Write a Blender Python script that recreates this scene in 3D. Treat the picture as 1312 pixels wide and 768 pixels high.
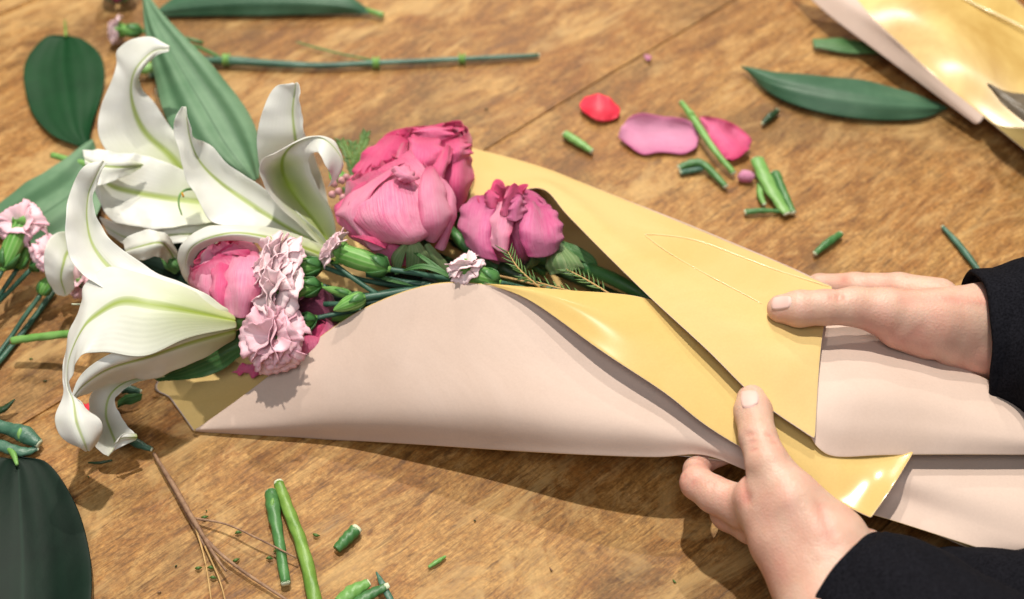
import bpy, math, random
import numpy as np
from mathutils import Vector, Matrix, noise as mnoise

for _o in list(bpy.data.objects):
    bpy.data.objects.remove(_o)
random.seed(7); rng = np.random.default_rng(7)
S = bpy.context.scene
COL = S.collection

# ------------------------------------------------------------------ camera, light, exposure
PITCH = math.radians(50); DIST = 0.76
TGT = np.array([0.0, 0.0, 0.02])
FW = np.array([0.0, math.cos(PITCH), -math.sin(PITCH)])
RT = np.array([1.0, 0, 0]); UP = np.array([0.0, math.sin(PITCH), math.cos(PITCH)])
CAM = TGT - FW * DIST
LENS = 50.0; SENS = 36.0
camd = bpy.data.cameras.new('camera'); cam = bpy.data.objects.new('camera', camd); COL.objects.link(cam)
cam.location = CAM; cam.rotation_euler = (math.pi / 2 - PITCH, 0, 0)
camd.lens = LENS; camd.sensor_width = SENS; camd.clip_start = 0.02; camd.clip_end = 50
camd.dof.use_dof = True; camd.dof.focus_distance = 0.685; camd.dof.aperture_fstop = 5.6
S.camera = cam
S.view_settings.view_transform = 'Standard'; S.view_settings.look = 'None'
S.view_settings.exposure = -0.15; S.view_settings.gamma = 1.0

W = bpy.data.worlds.new('World'); S.world = W; W.use_nodes = True
W.node_tree.nodes['Background'].inputs[0].default_value = (0.82, 0.88, 1.0, 1)
W.node_tree.nodes['Background'].inputs[1].default_value = 0.10

def lamp(name, kind, pos, energy, size, color=(1, 1, 1), aim=(0, 0, 0.03), **kw):
    d = bpy.data.lights.new(name, kind); o = bpy.data.objects.new(name, d); COL.objects.link(o)
    o.location = pos
    o.rotation_euler = (Vector(aim) - Vector(pos)).to_track_quat('-Z', 'Y').to_euler()
    d.energy = energy; d.color = color
    if kind == 'AREA': d.shape = 'DISK'; d.size = size
    else: d.shadow_soft_size = size
    return o
def polar(az, el, r):
    a, e = math.radians(az), math.radians(el)
    return (r * math.cos(e) * math.sin(a), r * math.cos(e) * math.cos(a), r * math.sin(e))
# three ceiling spot lamps beyond the far side of the table, and a soft panel added as fill from the near side
lamp('ceiling_spot', 'SPOT', polar(-12, 77, 2.4), 250, 0.03, (1.0, 0.93, 0.83)).data.spot_size = 1.2
lamp('ceiling_spot', 'SPOT', polar(3, 54, 2.5), 125, 0.028, (1.0, 0.93, 0.83)).data.spot_size = 1.2
lamp('ceiling_spot', 'SPOT', polar(-2, 34, 2.8), 75, 0.022, (1.0, 0.93, 0.83)).data.spot_size = 1.2
lamp('fill_panel', 'AREA', polar(190, 58, 2.2), 19, 1.1, (0.97, 0.98, 1.0))  # added fill that lifts the shadows and the near-facing surfaces

# ------------------------------------------------------------------ placing things
def P(px, py, z=0.0):
    """point at height z (cm) above the table seen at photo pixel (px, py)"""
    sx = (px - 656) / 1312 * SENS / LENS; sy = -(py - 384) / 1312 * SENS / LENS
    d = FW + RT * sx + UP * sy
    t = (z * 0.01 - CAM[2]) / d[2]
    return CAM + d * t
def dimp(px, py, z):           # metres per photo pixel there
    return float(np.dot(P(px, py, z) - CAM, FW)) * SENS / LENS / 1312

# ------------------------------------------------------------------ materials
def srgb(r, g, b):
    f = lambda c: (c / 255 / 12.92) if c / 255 <= 0.04045 else ((c / 255 + 0.055) / 1.055) ** 2.4
    return (f(r), f(g), f(b), 1)
class NT:
    def __init__(s, name, rough=0.5, spec=0.5):
        s.m = bpy.data.materials.new(name); s.m.use_nodes = True; s.t = s.m.node_tree
        s.b = s.t.nodes['Principled BSDF']; s.b.inputs['Roughness'].default_value = rough
        s.b.inputs['Specular IOR Level'].default_value = spec
        s.out = s.t.nodes['Material Output']
    def n(s, k, **kw):
        nd = s.t.nodes.new(k)
        for a, v in kw.items(): setattr(nd, a, v)
        return nd
    def l(s, a, b): s.t.links.new(a, b)
    def coord(s, which='Object', scale=(1, 1, 1), rot=(0, 0, 0), loc=(0, 0, 0)):
        c = s.n('ShaderNodeTexCoord'); m = s.n('ShaderNodeMapping')
        m.inputs['Scale'].default_value = scale; m.inputs['Rotation'].default_value = rot; m.inputs['Location'].default_value = loc
        s.l(c.outputs[which], m.inputs[0]); return m.outputs[0]
    def noise(s, vec, scale, detail=4, rough=0.55, dist=0.0):
        x = s.n('ShaderNodeTexNoise'); x.inputs['Scale'].default_value = scale; x.inputs['Detail'].default_value = detail
        x.inputs['Roughness'].default_value = rough; x.inputs['Distortion'].default_value = dist
        s.l(vec, x.inputs['Vector']); return x.outputs['Fac']
    def ramp(s, fac, stops, interp='LINEAR'):
        r = s.n('ShaderNodeValToRGB'); r.color_ramp.interpolation = interp
        e = r.color_ramp.elements
        while len(e) < len(stops): e.new(0.5)
        for i, (p, c) in enumerate(stops):
            e[i].position = p; e[i].color = c if len(c) == 4 else (*c, 1)
        s.l(fac, r.inputs[0]); return r.outputs[0]
    def mix(s, fac, a, b, mode='MIX'):
        x = s.n('ShaderNodeMix', data_type='RGBA', blend_type=mode)
        for i, v in ((0, fac), (6, a), (7, b)):
            if hasattr(v, 'links') or hasattr(v, 'is_linked'): s.l(v, x.inputs[i])
            else: x.inputs[i].default_value = v
        return x.outputs[2]
    def math(s, op, a, b=0.0, clamp=False):
        x = s.n('ShaderNodeMath', operation=op); x.use_clamp = clamp
        for i, v in ((0, a), (1, b)):
            if hasattr(v, 'is_linked'): s.l(v, x.inputs[i])
            else: x.inputs[i].default_value = v
        return x.outputs[0]
    def uv(s):
        c = s.n('ShaderNodeTexCoord'); x = s.n('ShaderNodeSeparateXYZ'); s.l(c.outputs['UV'], x.inputs[0])
        return x.outputs[0], x.outputs[1]
    def bump(s, h, strength=0.3, dist=0.001):
        b = s.n('ShaderNodeBump'); b.inputs['Strength'].default_value = strength; b.inputs['Distance'].default_value = dist
        s.l(h, b.inputs['Height']); s.l(b.outputs[0], s.b.inputs['Normal']); return b
    def color(s, c):
        if hasattr(c, 'is_linked'): s.l(c, s.b.inputs['Base Color'])
        else: s.b.inputs['Base Color'].default_value = c
    def translucent(s, c, fac):
        tr = s.n('ShaderNodeBsdfTranslucent')
        if hasattr(c, 'is_linked'): s.l(c, tr.inputs[0])
        else: tr.inputs[0].default_value = c
        mx = s.n('ShaderNodeMixShader'); mx.inputs[0].default_value = fac
        s.l(s.b.outputs[0], mx.inputs[1]); s.l(tr.outputs[0], mx.inputs[2]); s.l(mx.outputs[0], s.out.inputs[0])

MAT = {}
# direction of the boards, from the seam seen in the photo
_a = P(24, 548); _b = P(930, 5); GRAIN = math.atan2(_b[1] - _a[1], _b[0] - _a[0])
def wood_mat(name, seed, tint=0.0):
    k = NT(name, 0.5, 0.3)
    v = k.coord('Object', loc=(seed, seed * 0.7, 0))
    vs = k.coord('Object', scale=(1, 3.2, 1), loc=(seed, 0, 0))
    vm = k.coord('Object', scale=(1, 3.2, 1), loc=(seed, 5, 0), rot=(0, 0, 0.12))
    vf = k.coord('Object', scale=(1, 11, 1), loc=(seed, 3, 0), rot=(0, 0, 0.06))
    big = k.noise(vs, 7, 8, 0.7, 1.8)
    mid = k.noise(vm, 20, 8, 0.78, 1.8)
    blot = k.noise(v, 16, 7, 0.75, 1.6)
    fine = k.noise(vf, 75, 6, 0.8, 0.5)
    grit = k.noise(v, 420, 4, 0.7)
    c1 = k.ramp(big, [(0.30, srgb(110, 73, 31)), (0.43, srgb(142, 97, 46)), (0.56, srgb(159, 115, 59)), (0.72, srgb(174, 135, 77))])
    c2 = k.mix(k.math('MULTIPLY', k.ramp(mid, [(0.48, (0, 0, 0)), (0.6, (1, 1, 1))]), 0.8), c1, srgb(183, 144, 89))
    c2 = k.mix(k.math('MULTIPLY', k.ramp(mid, [(0.36, (1, 1, 1)), (0.47, (0, 0, 0))]), 0.65), c2, srgb(110, 69, 27))
    c3 = k.mix(k.math('MULTIPLY', k.ramp(blot, [(0.5, (0, 0, 0)), (0.66, (1, 1, 1))]), 0.55), c2, srgb(133, 80, 29))
    c3b = k.mix(k.math('MULTIPLY', k.ramp(k.noise(v, 5, 5, 0.65, 1.4), [(0.5, (0, 0, 0)), (0.60, (1, 1, 1))]), 0.55), c3, srgb(99, 72, 37))
    c4 = k.mix(0.85, c3b, k.ramp(fine, [(0.36, (0.48, 0.43, 0.38)), (0.5, (0.95, 0.94, 0.93)), (0.64, (1.3, 1.28, 1.26))]), 'MULTIPLY')
    c4 = k.mix(0.5, c4, k.ramp(grit, [(0.38, (0.55, 0.52, 0.5)), (0.62, (1.35, 1.35, 1.35))]), 'MULTIPLY')
    scr = k.noise(k.coord('Object', scale=(5, 34, 1), loc=(seed * 2, 0, 0)), 8, 3, 0.6, 0.5)
    c5 = k.mix(k.math('MULTIPLY', k.ramp(scr, [(0.62, (0, 0, 0)), (0.68, (1, 1, 1))]), 0.55), c4, srgb(70, 41, 17))
    c6 = k.mix(k.math('MULTIPLY', k.ramp(k.noise(v, 34, 3, 0.6, 0.6), [(0.66, (0, 0, 0)), (0.76, (1, 1, 1))]), 0.5), c5, srgb(81, 46, 19))
    # pale scuffs
    c7 = k.mix(k.math('MULTIPLY', k.ramp(k.noise(k.coord('Object', scale=(1, 2.4, 1), loc=(seed, 9, 0)), 9, 5, 0.7, 1.2), [(0.52, (0, 0, 0)), (0.64, (1, 1, 1))]), 0.6), c6, srgb(192, 157, 101))
    k.color(c7)
    k.l(k.ramp(mid, [(0.3, (0.42,) * 3), (0.8, (0.66,) * 3)]), k.b.inputs['Roughness'])
    hh = k.math('ADD', k.math('ADD', fine, k.math('MULTIPLY', mid, 0.6)), k.math('MULTIPLY', grit, 0.4))
    k.bump(hh, 0.45, 0.0006)
    return k.m

def lily_mat(name='lily_petal', throat=False):
    k = NT(name, 0.42, 0.4); u, v = k.uv()
    d = k.math('ABSOLUTE', k.math('SUBTRACT', u, 0.5))
    wd = k.math('ADD', 0.034, k.math('MULTIPLY', k.math('POWER', k.math('SUBTRACT', 1.0, v, clamp=True), 2.0), 0.05))
    rib = k.math('SUBTRACT', 1.0, k.math('DIVIDE', d, wd), clamp=True)
    rib = k.math('MULTIPLY', k.math('POWER', rib, 0.5), k.ramp(v, [(0.0, (1,) * 3), (0.8, (0.85,) * 3), (1.0, (0.5,) * 3)]))
    obj = k.coord('Object')
    mott = k.noise(obj, 60, 3)
    base = k.ramp(mott, [(0.3, (0.80, 0.81, 0.74)), (0.7, (0.87, 0.875, 0.84))])
    thr = k.math('SUBTRACT', 1.0, k.math('DIVIDE', v, 0.34), clamp=True)
    thr2 = k.math('MULTIPLY', k.math('POWER', thr, 1.4), k.math('SUBTRACT', 1.0, k.math('MULTIPLY', d, 1.1), clamp=True))
    c = k.mix(thr2, base, (0.46, 0.56, 0.12, 1))
    glow = k.math('MULTIPLY', k.math('SUBTRACT', 1.0, k.math('DIVIDE', d, 0.2), clamp=True), 0.13)
    c = k.mix(glow, c, (0.6, 0.68, 0.3, 1))
    if throat:
        tz = k.ramp(v, [(0.0, (0.3,) * 3), (0.18, (0.7,) * 3), (0.30, (1, 1, 1)), (0.42, (0.6,) * 3), (0.5, (0, 0, 0))])  # green of light coming through the throat, painted into the petal colour
        tw = k.math('SUBTRACT', 1.0, k.math('DIVIDE', d, 0.42), clamp=True)
        c = k.mix(k.math('MULTIPLY', k.math('MULTIPLY', tz, k.math('POWER', tw, 0.7)), 0.95), c, (0.44, 0.55, 0.06, 1))
    c = k.mix(rib, c, (0.36, 0.47, 0.07, 1))
    brown = k.math('MULTIPLY', k.ramp(k.noise(obj, 48, 2), [(0.72, (0, 0, 0)), (0.8, (1, 1, 1))]), 0.4)
    c = k.mix(brown, c, (0.62, 0.52, 0.3, 1))
    k.color(c); k.translucent(c, 0.32)
    w = k.n('ShaderNodeTexWave', bands_direction='X'); w.inputs['Scale'].default_value = 6; w.inputs['Distortion'].default_value = 2.5
    w.inputs['Detail'].default_value = 2; w.inputs['Detail Scale'].default_value = 1.0
    cc = k.n('ShaderNodeTexCoord'); k.l(cc.outputs['UV'], w.inputs[0])
    k.bump(k.math('ADD', w.outputs['Fac'], k.math('MULTIPLY', k.noise(obj, 260, 4), 0.8)), 0.06, 0.0005)
    return k.m

def rose_mat(name, pale, mid, dark, rimpow=3.0, seed=0.0, tr=0.2):
    k = NT(name, 0.55, 0.3); u, v = k.uv()
    k.b.inputs['Sheen Weight'].default_value = 0.25
    obj = k.coord('Object', loc=(seed, seed, 0))
    streak = k.noise(k.coord('UV', scale=(26, 1.6, 1), loc=(seed, 0, 0)), 2.2, 5, 0.6, 0.6)
    blot = k.noise(obj, 45, 3)
    c = k.ramp(k.math('ADD', k.math('MULTIPLY', streak, 0.55), k.math('MULTIPLY', blot, 0.5)), [(0.38, mid), (0.62, pale)])
    d = k.math('ABSOLUTE', k.math('SUBTRACT', u, 0.5))
    edge = k.math('MAXIMUM', k.math('POWER', v, rimpow), k.math('POWER', k.math('MULTIPLY', d, 2.0), 5.0))
    edge = k.math('MULTIPLY', edge, k.math('ADD', 0.35, blot))
    c = k.mix(k.math('MINIMUM', edge, 1.0), c, dark)
    c = k.mix(k.math('MULTIPLY', k.ramp(streak, [(0.58, (0, 0, 0)), (0.75, (1, 1, 1))]), 0.35), c, dark)
    k.color(c); k.translucent(c, tr)
    k.bump(k.math('ADD', streak, k.math('MULTIPLY', k.noise(obj, 150, 6), 1.1)), 0.6 if tr != .15 else 0.25, 0.0014)
    return k.m

def leaf_mat(name, c0, c1, vein, rough=0.38, nv=7, stren=0.5):
    k = NT(name, rough, 0.22); u, v = k.uv()
    obj = k.coord('Object')
    blot = k.noise(obj, 38, 5, 0.6)
    c = k.ramp(blot, [(0.3, c0), (0.7, c1)])
    w = k.n('ShaderNodeTexWave', bands_direction='X', wave_profile='SIN'); w.inputs['Scale'].default_value = nv * .6
    w.inputs['Distortion'].default_value = 1.6; w.inputs['Detail'].default_value = 2; w.inputs['Detail Scale'].default_value = 0.6
    cc = k.coord('UV', scale=(1, 0.12, 1)); k.l(cc, w.inputs[0])
    vn = k.ramp(w.outputs['Fac'], [(0.55, (0, 0, 0)), (0.95, (1, 1, 1))])
    c = k.mix(k.math('MULTIPLY', vn, stren * 0.5), c, vein)
    d = k.math('ABSOLUTE', k.math('SUBTRACT', u, 0.5))
    c = k.mix(k.math('MULTIPLY', k.math('SUBTRACT', 1.0, k.math('DIVIDE', d, 0.022), clamp=True), 0.6), c, vein)
    k.color(c); k.translucent(c, 0.08)
    k.bump(k.math('ADD', w.outputs['Fac'], k.math('MULTIPLY', k.noise(obj, 160, 5), 1.4)), 0.14, 0.0008)
    return k.m

def stem_mat(name, c0, c1, rough=0.42, scale=60):
    k = NT(name, rough, 0.45); obj = k.coord('Object')
    f = k.noise(obj, scale, 5, 0.65)
    c = k.ramp(f, [(0.35, c0), (0.65, c1)])
    ln = k.noise(k.coord('UV', scale=(9, .5, 1)), 3, 3)
    c = k.mix(k.math('MULTIPLY', k.ramp(ln, [(0.45, (0, 0, 0)), (0.7, (1, 1, 1))]), 0.35), c, c0)
    c = k.mix(k.math('MULTIPLY', k.ramp(k.noise(obj, scale * 3.1, 3), [(0.55, (0, 0, 0)), (0.75, (1, 1, 1))]), 0.35), c, c1)
    k.color(c); k.bump(k.noise(obj, 300, 4), 0.5, 0.0006)
    return k.m

def paper_mat(name, c0, c1, rough, spec, coat=0.0, tail=False):
    k = NT(name, rough, spec); obj = k.coord('Object')
    f = k.noise(obj, 11, 5, 0.6, 0.8); c = k.ramp(f, [(0.36, c0), (0.62, c1)])
    g = k.noise(obj, 900, 2, 0.6)
    c = k.mix(0.12, c, k.ramp(g, [(0.3, (0.75,) * 3), (0.7, (1.2,) * 3)]), 'MULTIPLY')
    k.color(c)
    k.b.inputs['Coat Weight'].default_value = coat
    if tail:
        _, vv = k.uv(); k.l(k.ramp(vv, [(0.66, (0.04,) * 3), (0.8, (1, 1, 1))]), k.b.inputs['Coat Weight'])
    k.b.inputs['Coat Roughness'].default_value = 0.18
    k.bump(k.math('ADD', k.math('MULTIPLY', f, 3.0), k.math('MULTIPLY', g, 0.08)), 0.16, 0.0014)
    return k.m

def skin_mat():
    k = NT('skin', 0.46, 0.4); obj = k.coord('Object')
    a = k.n('ShaderNodeVertexColor', layer_name='tint')
    f = k.noise(obj, 70, 4, 0.6)
    c = k.ramp(f, [(0.3, (0.57, 0.36, 0.265, 1)), (0.7, (0.67, 0.45, 0.345, 1))])
    sep = k.n('ShaderNodeSeparateColor'); k.l(a.outputs[0], sep.inputs[0])
    c = k.mix(sep.outputs[0], c, (0.60, 0.245, 0.19, 1))
    k.color(c)
    k.b.inputs['Subsurface Weight'].default_value = 0.3
    k.b.inputs['Subsurface Radius'].default_value = (1.0, 0.35, 0.2); k.b.inputs['Subsurface Scale'].default_value = 0.006
    vor = k.n('ShaderNodeTexVoronoi'); vor.inputs['Scale'].default_value = 900; k.l(obj, vor.inputs['Vector'])
    wr = k.noise(k.coord('Object', scale=(1, 1, 1), rot=(0, 0, 0.4)), 260, 5, 0.6, 0.8)
    k.bump(k.math('ADD', k.math('MULTIPLY', vor.outputs['Distance'], 0.5), wr), 0.32, 0.0007)
    return k.m

def simple(name, c, rough=0.5, spec=0.5):
    k = NT(name, rough, spec); k.color(c); return k.m

MAT['lily'] = lily_mat(); MAT['lily_throat'] = lily_mat('lily_throat', True)
MAT['rose'] = rose_mat('rose_petal_pink', srgb(246, 172, 198), srgb(238, 122, 164), srgb(212, 52, 112), 5)
MAT['rose_hot'] = rose_mat('rose_petal_magenta', srgb(244, 128, 170), srgb(232, 66, 130), srgb(204, 30, 96), 3, 3, .2)
MAT['rose_dry'] = rose_mat('rose_petal_purple', srgb(240, 144, 186), srgb(220, 84, 146), srgb(172, 26, 100), 4, 6)
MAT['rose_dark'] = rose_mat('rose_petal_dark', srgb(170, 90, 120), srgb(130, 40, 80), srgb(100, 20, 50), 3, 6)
MAT['carn'] = rose_mat('carnation_petal', srgb(254, 240, 239), srgb(253, 230, 232), srgb(250, 210, 218), 12, 2, 0.15)
MAT['carn_pink'] = rose_mat('carnation_petal_rosy', srgb(253, 226, 231), srgb(250, 208, 218), srgb(244, 180, 198), 12, 4, 0.15)
MAT['loose_pink'] = rose_mat('loose_petal', srgb(232, 164, 196), srgb(226, 148, 184), srgb(208, 90, 146), 6, 9)
MAT['red'] = stem_mat('red_petal', srgb(228, 44, 66), srgb(238, 62, 84), 0.5)
MAT['leaf_grey'] = leaf_mat('leaf_grey_green', srgb(84, 120, 88), srgb(114, 146, 114), srgb(46, 82, 52), 0.5, 1.1, 1.2)
MAT['leaf_dark'] = leaf_mat('leaf_dark_green', srgb(10, 54, 24), srgb(18, 66, 32), srgb(22, 72, 36), 0.6, 3, 0.15)
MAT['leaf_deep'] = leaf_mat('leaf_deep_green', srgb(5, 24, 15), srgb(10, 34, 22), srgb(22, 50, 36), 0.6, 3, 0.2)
MAT['leaf_blue'] = leaf_mat('leaf_blue_green', srgb(52, 88, 64), srgb(78, 112, 86), srgb(60, 96, 70), 0.42, 2, 0.3)
MAT['leaf_mid'] = leaf_mat('leaf_mid_green', srgb(52, 96, 48), srgb(86, 128, 76), srgb(120, 150, 100), 0.42, 3, 0.4)
MAT['sepal'] = leaf_mat('sepal_green', srgb(84, 116, 66), srgb(128, 152, 104), srgb(170, 180, 140), 0.5, 4, 0.5)
MAT['calyx'] = leaf_mat('calyx_green', srgb(70, 134, 48), srgb(126, 178, 92), srgb(176, 206, 140), 0.38, 7, 0.6)
MAT['stem'] = stem_mat('stem_green', srgb(52, 100, 52), srgb(82, 130, 70))
MAT['stem_teal'] = stem_mat('stem_teal', srgb(42, 82, 66), srgb(72, 112, 90))
MAT['stem_light'] = stem_mat('stem_light', srgb(96, 146, 66), srgb(128, 172, 96))
MAT['stem_olive'] = stem_mat('stem_olive', srgb(86, 126, 44), srgb(122, 156, 68))
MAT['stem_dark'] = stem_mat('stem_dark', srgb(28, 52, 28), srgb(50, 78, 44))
MAT['cut'] = stem_mat('cut_face', srgb(196, 206, 170), srgb(222, 226, 200), 0.6, 300)
MAT['cut_brown'] = stem_mat('cut_brown', srgb(110, 76, 56), srgb(146, 110, 84), 0.7, 300)
MAT['twig'] = stem_mat('twig_bark', srgb(112, 82, 62), srgb(168, 134, 104), 0.7, 160)
MAT['twig_pale'] = stem_mat('twig_pale', srgb(178, 140, 84), srgb(200, 164, 108), 0.6, 160)
MAT['needle'] = stem_mat('needle_green', srgb(58, 92, 40), srgb(100, 130, 62), 0.5)
MAT['yellow'] = paper_mat('paper_yellow', srgb(202, 172, 108), srgb(209, 181, 122), 0.62, 0.2, 0.0)
MAT['yellow_gloss'] = paper_mat('paper_yellow_glossy', srgb(202, 170, 100), srgb(208, 178, 112), 0.66, 0.15, 0.9, True)
MAT['yellow_dim_sheen'] = paper_mat('paper_yellow_dim_sheen', srgb(176, 140, 72), srgb(212, 184, 112), 0.5, 0.3, 0.12)  # weaker light and reflective patches painted in as darker, blotchy yellow
MAT['crease_glint'] = simple('paper_crease_glint', srgb(238, 216, 160), 0.2, 1.0)  # paler than the paper: the glint along the folds painted into the colour
MAT['pink'] = paper_mat('paper_pink', srgb(198, 175, 160), srgb(204, 182, 168), 0.6, 0.25)
MAT['skin'] = skin_mat()
MAT['nail'] = simple('nail', (0.72, 0.48, 0.42, 1), 0.5, 0.25)
MAT['black'] = stem_mat('black_cloth', (0.004, 0.004, 0.0055, 1), (0.013, 0.013, 0.017, 1), 0.95, 900)
MAT['black'].node_tree.nodes['Principled BSDF'].inputs['Specular IOR Level'].default_value = 0.04
MAT['anther'] = simple('orange_anther', srgb(200, 140, 30), 0.7)
MAT['wax'] = stem_mat('waxflower_bud', srgb(180, 120, 130), srgb(206, 160, 160), 0.5)
MAT['greyblade'] = stem_mat('grey_brown_leaf', srgb(88, 78, 62), srgb(120, 108, 90), 0.4)

# ------------------------------------------------------------------ object plumbing
def link(name, me, mats, parent=None, smooth=True):
    o = bpy.data.objects.new(name, me); COL.objects.link(o)
    for m in (mats if isinstance(mats, (list, tuple)) else [mats]): me.materials.append(MAT[m] if isinstance(m, str) else m)
    if smooth: me.polygons.foreach_set('use_smooth', [True] * len(me.polygons))
    if parent:
        o.parent = parent
        me.transform(Matrix.Translation(-world_of(parent)))
    return o
def world_of(o):
    v = Vector((0, 0, 0))
    while o: v += Vector(o.location); o = o.parent
    return v
def tag(o, label, cat=None, group=None, kind=None):
    if label: o['label'] = label
    if cat: o['category'] = cat
    if group: o['group'] = group
    if kind: o['kind'] = kind
    return o
def thing(name, label, cat, loc, group=None):
    o = bpy.data.objects.new(name, None); COL.objects.link(o)
    o.location = Vector([float(c) for c in loc]); o.empty_display_size = 0.02
    return tag(o, label, cat, group)
def own_origin(o):
    """move a one-mesh thing's origin to its own base"""
    me = o.data; n = len(me.vertices); co = np.empty(n * 3); me.vertices.foreach_get('co', co); co = co.reshape(-1, 3)
    c = Vector(((co[:, 0].min() + co[:, 0].max()) / 2, (co[:, 1].min() + co[:, 1].max()) / 2, co[:, 2].min()))
    me.transform(Matrix.Translation(-c)); o.location = Vector(o.location) + c
    return o

# ------------------------------------------------------------------ spline sheets
def cr(pts, n, closed=False):
    pts = np.asarray(pts, float); m = len(pts)
    if m == 1: return np.repeat(pts, n, 0)
    if m == 2:
        t = np.linspace(0, 1, n)[:, None]
        if pts.ndim > 2: t = t[..., None]
        return pts[0] * (1 - t) + pts[1] * t
    ext = np.concatenate([[2 * pts[0] - pts[1]], pts, [2 * pts[-1] - pts[-2]]])
    u = np.linspace(0, m - 1, n); i = np.minimum(u.astype(int), m - 2); f = u - i
    sh = (-1,) + (1,) * (pts.ndim - 1); f = f.reshape(sh)
    p0, p1, p2, p3 = ext[i], ext[i + 1], ext[i + 2], ext[i + 3]
    return 0.5 * (2 * p1 + (p2 - p0) * f + (2 * p0 - 5 * p1 + 4 * p2 - p3) * f * f + (3 * p1 - p0 - 3 * p2 + p3) * f ** 3)
def normals(g):
    du = np.gradient(g, axis=1); dv = np.gradient(g, axis=0)
    n = np.cross(du, dv); return n / (np.linalg.norm(n, axis=2, keepdims=True) + 1e-12)
def grid_mesh(name, g, tipfirst=False):
    R, Cn = g.shape[:2]
    v = g.reshape(-1, 3)
    idx = np.arange(R * Cn).reshape(R, Cn)
    f = np.stack([idx[:-1, :-1], idx[:-1, 1:], idx[1:, 1:], idx[1:, :-1]], -1).reshape(-1, 4)
    me = bpy.data.meshes.new(name); me.from_pydata(v.tolist(), [], f.tolist())
    uvl = me.uv_layers.new(name='UVMap')
    uu, vv = np.meshgrid(np.linspace(0, 1, Cn), np.linspace(0, 1, R))
    if tipfirst: vv = 1 - vv
    uvv = np.stack([uu, vv], -1).reshape(-1, 2)[f.reshape(-1)]
    uvl.data.foreach_set('uv', uvv.reshape(-1).astype(np.float32))
    return me
def px_grid(rows, nu, nv):
    rr = [cr([P(*p) for p in r], nu) for r in rows]
    return cr(np.array(rr), nv)
def sheet(name, rows, mat, parent=None, nu=17, nv=30, thick=0.04, ruff=0.0, rk=5, groove=0.0, wob=0.0, tipfirst=False,
          mats=None, ph=None, grooves=None, sub=1, floor=0.05):
    g = px_grid(rows, nu, nv)
    if floor is not None: g[..., 2] = np.maximum(g[..., 2], floor * 0.01)
    n = normals(g)
    if (n * (CAM - g)).sum() < 0: n = -n
    u = np.linspace(-1, 1, nu)[None, :]; v = np.linspace(0, 1, nv)[:, None]
    ph = rng.uniform(0, 6.28) if ph is None else ph
    d = np.zeros((nv, nu))
    if ruff:
        d += ruff * np.abs(u) ** 2.5 * (np.sin(rk * 6.28 * v + ph + 1.3 * np.sign(u)) + 0.5 * np.sin(rk * 2.3 * 6.28 * v + ph * 2)) * np.sin(np.pi * np.clip(v, 0, 1)) ** 0.5
    if groove: d -= groove * np.exp(-(u / 0.10) ** 2)
    if grooves:
        k, a = grooves; d += a * np.cos(u * np.pi * k) * np.sin(np.pi * v) ** 0.5
    if wob:
        for _ in range(3):
            a, b, c = rng.uniform(-1, 1) * 3, rng.uniform(-1, 1) * 6, rng.uniform(0, 6.28)
            d += wob / 3 * np.sin(a * u * 1.6 + b * v + c)
    g = g + n * (d * 0.01)[..., None]
    me = grid_mesh(name, g, tipfirst)
    n0 = normals(g)
    if (n0 * (CAM - g)).sum() < 0 and mats: me.flip_normals()
    if mats:   # make sure the face seen is the first material
        p = me.polygons[len(me.polygons) // 2]
    o = link(name, me, mats or mat, parent)
    if thick:
        md = o.modifiers.new('thickness', 'SOLIDIFY'); md.thickness = thick * 0.01; md.offset = 0
        if mats: md.material_offset = 1; md.material_offset_rim = 1; md.offset = -1
    if sub:
        md = o.modifiers.new('smooth', 'SUBSURF'); md.levels = md.render_levels = 1
    return o

def tube_mesh(name, pts, radii, seg=10, nper=6, flat=1.0, cap=True, bumps=None):
    """pts in metres, radii in cm"""
    pts = np.asarray(pts, float); n = max(2, (len(pts) - 1) * nper + 1)
    c = cr(pts, n); r = cr(np.asarray(radii, float).reshape(-1, 1), n)[:, 0] * 0.01
    r = np.maximum(r, 1e-5)
    t = np.gradient(c, axis=0); t /= np.linalg.norm(t, axis=1, keepdims=True) + 1e-12
    up = np.array([0, 0, 1.0]); vs = []
    a = np.cross(t[0], up)
    if np.linalg.norm(a) < 1e-3: a = np.cross(t[0], [0, 1, 0])
    a /= np.linalg.norm(a)
    for i in range(n):
        a = a - np.dot(a, t[i]) * t[i]; a /= np.linalg.norm(a) + 1e-12
        b = np.cross(t[i], a)
        for k in range(seg):
            th = 2 * math.pi * k / seg
            rr = r[i] * (1 + (bumps * math.sin(3 * th + i * 0.7) if bumps else 0))
            vs.append(c[i] + rr * (math.cos(th) * a + flat * math.sin(th) * b))
    fs = []
    for i in range(n - 1):
        for k in range(seg):
            k2 = (k + 1) % seg
            fs.append((i * seg + k, i * seg + k2, (i + 1) * seg + k2, (i + 1) * seg + k))
    me = bpy.data.meshes.new(name)
    if cap:
        vs.append(c[0]); vs.append(c[-1]); A, B = len(vs) - 2, len(vs) - 1
        for k in range(seg):
            k2 = (k + 1) % seg
            fs.append((A, k2, k)); fs.append((B, (n - 1) * seg + k, (n - 1) * seg + k2))
    me.from_pydata([list(map(float, v)) for v in vs], [], fs)
    uvl = me.uv_layers.new(name='UVMap')
    L = np.empty(len(me.loops), int); me.loops.foreach_get('vertex_index', L)
    uv = np.stack([(L % seg) / seg, (L // seg) / max(1, n - 1)], 1).clip(0, 1)
    uvl.data.foreach_set('uv', uv.reshape(-1).astype(np.float32))
    return me
def tube(name, pxpts, radii, mat, parent=None, **kw):
    return link(name, tube_mesh(name, [P(*p) for p in pxpts], radii, **kw), mat, parent)
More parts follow.
